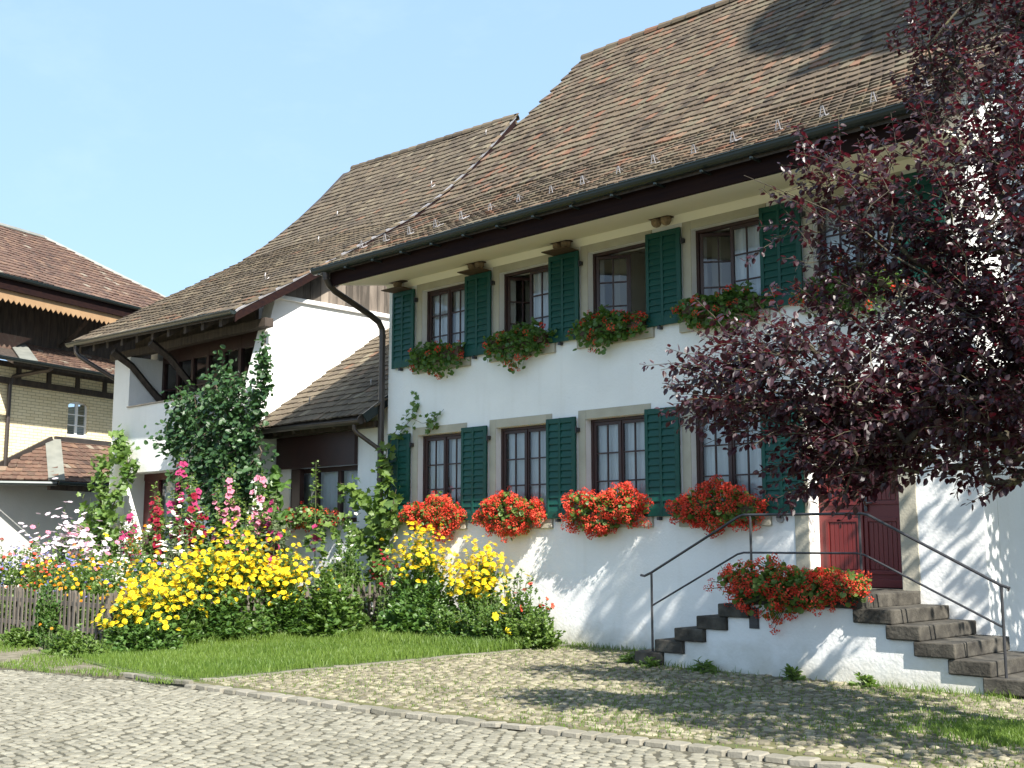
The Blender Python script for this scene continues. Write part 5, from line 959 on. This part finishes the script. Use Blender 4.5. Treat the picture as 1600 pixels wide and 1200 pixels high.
# ------------------------------------------------------------------ grass
def blades(mb, P, h, w, rg, lean=.5, z0=.0):
    N = len(P); a = rg.uniform(0, 2*math.pi, N); H = h*rg.uniform(.5, 1.25, N); W = w*rg.uniform(.7, 1.3, N); l = rg.uniform(.1, lean, N)*H; b = rg.uniform(0, 2*math.pi, N)
    wx, wy = np.cos(a)*W, np.sin(a)*W; lx, ly = np.cos(b)*l, np.sin(b)*l; z = np.full(N, z0) if np.isscalar(z0) else z0
    v = np.stack([np.c_[P[:, 0]-wx, P[:, 1]-wy, z], np.c_[P[:, 0]+wx, P[:, 1]+wy, z], np.c_[P[:, 0]+wx*.7+lx*.4, P[:, 1]+wy*.7+ly*.4, z+H*.6], np.c_[P[:, 0]-wx*.7+lx*.4, P[:, 1]-wy*.7+ly*.4, z+H*.6], np.c_[P[:, 0]+lx, P[:, 1]+ly, z+H]], 1)
    mb.V.append(v.reshape(-1, 3)); base = mb.n+np.arange(N)[:, None]*5; t = np.clip(.5+rg.normal(0, .25, N)+.2*np.sin(P[:, 0]*2.1)*np.sin(P[:, 1]*1.7+1), 0, 1)
    for f in ((0,1,2,3), (3,2,4)): mb.F.append(base+np.array(f)[None]); mb.T.append(t); mb.MI.append(np.zeros(N, int))
    mb.n += N*5
def vnoise(P, s, seed):
    rg = np.random.default_rng(seed); out = np.zeros(len(P))
    for k in range(6):
        a = rg.uniform(0, 2*math.pi); f = s*rg.uniform(.6, 1.8); out += np.sin((P[:, 0]*math.cos(a)+P[:, 1]*math.sin(a))*f+rg.uniform(0, 6))
    return out/6
rg = np.random.default_rng(77)
mb = MB(); P = np.c_[rg.uniform(.25, 4.45, 46000), rg.uniform(-6.25, -.1, 46000)]; P = P[in_poly(P, LAWN)]; blades(mb, P, .075+.03*vnoise(P, 2, 1), .0042, rg, .6, .03)
P = np.c_[rg.uniform(.3, 4.4, 8000), rg.uniform(-2.0, -.7, 8000)]; blades(mb, P, .14, .005, rg, .7, .03)
P = np.c_[rg.uniform(.35, .9, 3500), rg.uniform(-5.6, -1, 3500)]; blades(mb, P, .13, .005, rg, .7, .03)
tag(mb.build('grass', M['grass']), 'green lawn grass between the picket fence and the cobbled forecourt', 'grass', kind='stuff')
mb = MB(); P = np.c_[rg.uniform(-6, 4.4, 24000), rg.uniform(-8, -5.3, 24000)]; d = P[:, 1]-kerb_y(P[:, 0]); P = P[(d > -.22+.1*vnoise(P, 6, 2)) & (P[:, 1] < -5.38) & (vnoise(P, 4, 3) > -.12) & ~in_poly(P, LAWN)]
blades(mb, P, .06, .0045, rg, .8, .0); tag(mb.build('verge_grass', M['grass']), 'rough grass on the verge between the street and the front fence', 'grass', kind='stuff')
mb = MB(); P = np.c_[rg.uniform(4.4, 14.5, 110000), rg.uniform(-6.2, 0, 110000)]; d = P[:, 1]-kerb_y(P[:, 0])
nv = vnoise(P, 1.6, 4)+.35*vnoise(P, 9, 5); shade = np.clip((P[:, 0]-7.2)/4, 0, 1)
wall = np.where(P[:, 0] > 6.9, np.exp(-np.abs(P[:, 1]+1.42)/.14), np.exp(-np.abs(P[:, 1]+.02)/.22)); edge = np.exp(-np.abs(P[:, 0]-4.45)/.14)
k = (d > .1) & ~((P[:, 0] > 6.6) & (P[:, 0] < 11.3) & (P[:, 1] > -1.40)) & (rg.random(len(P)) < np.clip(.07+.55*shade*np.clip(nv+.3, 0, 1)+.16*np.clip(nv, 0, 1)+.5*wall*(nv > -.2)+.5*edge*(nv > -.3), 0, .8))
P = P[k]; wl_ = np.where(P[:, 0] > 6.9, np.exp(-np.abs(P[:, 1]+1.42)/.2), np.exp(-np.abs(P[:, 1]+.02)/.3)); blades(mb, P, .030+.06*wl_, .0042, rg, .9, .004)
tag(mb.build('joint_grass', M['grass']), 'moss and short grass growing between the forecourt cobbles', 'grass', kind='stuff')
mb = MB(); P = np.array([12.25, -3.55])+rg.normal(0, 1, (9000, 2))*np.array([.32, .28]); blades(mb, P, .06, .0045, rg, .8, .0)
tag(mb.build('tree_grass', M['grass']), 'patch of grass round the foot of the purple plum tree', 'grass', kind='stuff')
for i, (x, y, lab) in enumerate(((6.95, -1.55, 'broad-leaved weed at the lowest left step'), (7.75, -1.52, 'broad-leaved weed against the white step wall, left of the vent plate'), (8.9, -1.5, 'low weed against the middle of the white step wall'), (6.5, -1.35, 'weed in front of the bottom step by the handrail foot'), (9.75, -1.5, 'tall thin weed under the right flight of steps'))):
    bush('weed', lab, 'weed', (x, y, 0), .16, .10, .17, 16, 6, .10, 'g_lime', LEAF, (), 'weeds along the step wall', 200+i, .02, .6, .6, .2, .4, .03)

# ------------------------------------------------------------------ purple plum tree in front of the door
def plum_tree():
    rg = np.random.default_rng(12); t = thing('plum_tree', tuple(TREE_BASE), 'purple-leaved plum tree in front of the red door and right end of the farmhouse', 'tree')
    base = np.array(TREE_BASE, float); fork = base+np.array(FORK)
    nodes = [base + (fork-base)*f + np.array([.04*math.sin(f*5), .03*math.cos(f*4), 0]) for f in np.linspace(0, 1, 7)]
    par = [-1]+list(range(6)); gen = [0]*7
    for q in LIMBS:  # main limbs
        prev = 6; q = [np.array(a, float) for a in q]
        for a in q:
            st = nodes[prev]; m = max(int(np.linalg.norm(a-st)/.3), 1)
            for i in range(1, m+1):
                nodes.append(st+(a-st)*i/m+rg.normal(0, .025, 3)); par.append(prev); gen.append(1); prev = len(nodes)-1
    S = []
    for c, r, n in CROWN:
        d = nrm(rg.normal(0, 1, (n, 3))); rr = (.25+.75*rg.random(n))**.6; q = np.array(c)+d*rr[:, None]*np.array(r); S.append(q)
    S = np.concatenate(S); keep = np.ones(len(S), bool)
    # open gaps between the sprays
    for c, r in GAPS: keep &= (((S-np.array(c))/np.array(r))**2).sum(1) > 1
    cl = np.zeros(len(S))
    for k in range(9):
        v = nrm(rg.normal(0, 1, 3)); cl += np.sin(S@v*rg.uniform(4.5, 8.0)+rg.uniform(0, 6))
    keep &= cl > -0.95
    S = S[keep]; S = S[np.argsort(np.linalg.norm(S-fork, axis=1))]
    tips = []
    for q in S:
        A = np.array(nodes); dd = np.linalg.norm(A-q, axis=1)+.25*np.maximum(np.linalg.norm(A-fork, axis=1)-np.linalg.norm(q-fork), 0)*4; dd[:4] += 5; b = int(np.argmin(dd))
        st = nodes[b]; m = max(int(np.linalg.norm(q-st)/.22), 1); prev = b
        for i in range(1, m+1):
            f = i/m; nodes.append(st+(q-st)*f+np.array([0, 0, .06*math.sin(math.pi*f)])+rg.normal(0, .012, 3)); par.append(prev); gen.append(2); prev = len(nodes)-1
        tips.append(prev)
    A = np.array(nodes); n = len(A); load = np.zeros(n); 
    for i in tips: load[i] += 1
    for i in range(n-1, 0, -1): load[par[i]] += load[i]
    rad_ = np.clip(0.0027*np.maximum(load, 1)**.50, .0025, .11)
    kids = [[] for _ in range(n)]
    for i in range(1, n): kids[par[i]].append(i)
    tb = MB(); bb_ = MB(); stack = [(0, None)]; 
    while stack:
        i, frm = stack.pop(); ch = [i] if frm is None else [frm, i]; j = i
        while kids[j]:
            k = sorted(kids[j], key=lambda c: -load[c]); stack += [(c, j) for c in k[1:]]; j = k[0]; ch.append(j)
        if len(ch) > 1:
            r = rad_[ch].copy(); r[0] = min(r[0], r[1]*1.25); (tb if frm is None else bb_).tube(A[ch], r, 10 if r[0] > .03 else (6 if r[0] > .01 else 4), cap=False)
    tb.build('trunk', M['bark'], t, smooth=True); bb_.build('branches', M['bark'], t, smooth=True)
    P = []; D = []; Nn = []; Sz = []
    for i in tips:
        a = A[i]; d = nrm(a-A[par[i]])*.6+nrm(a-fork-np.array([0, 0, .2]))*.5+np.array([-.05, -.1, .12])+rg.normal(0, .22, 3); d = nrm(d); L = rg.uniform(.22, .5); m = int(L*46); u = np.sort(rg.random(m))
        x = nrm(np.cross(d, [0, 0, 1])); y = np.cross(x, d); az = np.arange(m)*2.4+rg.uniform(0, 6)
        side = np.cos(az)[:, None]*x+np.sin(az)[:, None]*y
        pos = a+d*(u*L)[:, None]+np.array([0, 0, -.10])*(u**2*L)[:, None]+side*.012
        P.append(pos); D.append(side*.8+d*.55+np.array([0, 0, -.45])+rg.normal(0, .25, (m, 3))); Nn.append(np.array([.15, -.15, 1])+side*.35+rg.normal(0, .4, (m, 3))); Sz.append(.075*rg.uniform(.6, 1.2, m)*(1.1-.35*u))
        tw.append(np.stack([a, a+d*L*.5, a+d*L+np.array([0, 0, -.10*L])]))
    P, D, Nn, Sz = map(np.concatenate, (P, D, Nn, Sz)); lb = MB(); put(lb, LEAF, P, D, Nn, Sz, np.clip(.45+rg.normal(0, .28, len(P)), 0, 1), 0, 1.05)
    lb.build('crown', M['plum'], t); sb = MB()
    for q in tw: sb.tube(q, [.004, .003, .002], 4, cap=False)
    sb.build('twigs', M['bark'], t); print('plum leaves', len(P))
tw = []
TREE_BASE = (13.05, -3.25, 0.0); FORK = (-.1, -.05, 2.0)
LIMBS = [[(13.5, -4.0, 2.7), (14.0, -5.0, 3.2), (14.6, -5.2, 3.9)], [(12.75, -3.1, 3.2), (12.5, -2.9, 4.6), (12.2, -2.5, 6.0), (12.0, -2.2, 7.8)], [(12.4, -4.0, 2.6), (11.4, -4.9, 2.75), (10.8, -5.4, 2.8)], [(12.4, -3.5, 3.0), (11.7, -3.9, 3.7), (11.1, -4.3, 4.3), (10.65, -4.9, 4.55)], [(13.2, -3.4, 3.2), (13.3, -3.2, 4.6), (13.3, -2.9, 6.5)], [(12.5, -3.1, 3.4), (11.9, -2.8, 4.7), (11.4, -2.2, 6.2)], [(12.3,-3.7,2.5), (11.6,-4.4,2.3), (11.2,-4.8,2.15)], [(12.2, -3.5, 2.9), (11.5, -3.8, 3.5), (11.0, -4.0, 3.7)]]
CROWN = [((11.95, -3.2, 4.2), (.95, .9, 1.2), 520), ((11.2, -5.2, 2.72), (.78, .7, .46), 230), ((11.75, -2.1, 6.2), (1.15, .75, 1.1), 430), ((12.2, -2.3, 7.1), (1.3, .7, .55), 110), ((11.15, -4.2, 4.3), (.55, .5, .55), 75), ((12.7, -3.5, 4.0), (1.0, 1.0, 1.6), 400), ((11.8, -4.3, 2.5), (.9, .7, .45), 270), ((12.3, -3.8, 2.9), (.7, .8, .7), 380), ((13.2, -2.6, 6.5), (1.2, 1.0, 1.8), 260), ((11.35, -3.7, 3.6), (.7, .6, .85), 200), ((11.6, -4.8, 2.15), (.55, .5, .33), 130), ((12.1, -3.8, 2.3), (.7, .7, .42), 220), ((14.2, -5.4, 3.3), (1.15, .95, 1.1), 420), ((14.8, -4.6, 4.4), (1.1, 1.2, 1.4), 280)]
GAPS = []
plum_tree()

# round tree added out of view to shade the foot of the gable wall
def round_tree(name, label, loc, c, r, n, seed):
    rg = np.random.default_rng(seed); t = thing(name, loc, label, 'tree'); L = np.array(loc, float); c = np.array(c, float)
    tb = MB(); tb.tube([L, L+[.03, .02, 1.2], c-[0, 0, r[2]*.6], c], [.13, .11, .08, .03], 8)
    d = nrm(rg.normal(0, 1, (60, 3))); tip = c+d*np.array(r)*.8
    tb.build('trunk', M['bark'], t, smooth=True); bb_ = MB()
    for q in tip: bb_.tube([c-[0, 0, r[2]*.5], (c+q)/2+[0, 0, .1], q], [.03, .018, .006], 5, cap=False)
    bb_.build('branches', M['bark'], t)
    k = rg.integers(0, 60, n); P = tip[k]+rg.normal(0, .28, (n, 3))*np.array(r)/1.6; lb = MB()
    put(lb, BROAD, P, rg.normal(0, 1, (n, 3))+[0, 0, -.3], rg.normal(0, .6, (n, 3))+[0, 0, .8], .10*rg.uniform(.6, 1.2, n), np.clip(.5+rg.normal(0, .25, n), 0, 1)); lb.build('crown', M['g_mid'], t)
round_tree('shade_tree', 'unseen round tree added to shade the foot of the right gable', (14.4, .9, 0), (14.3, .6, 4.6), (1.8, 2.1, 1.9), 20000, 91)
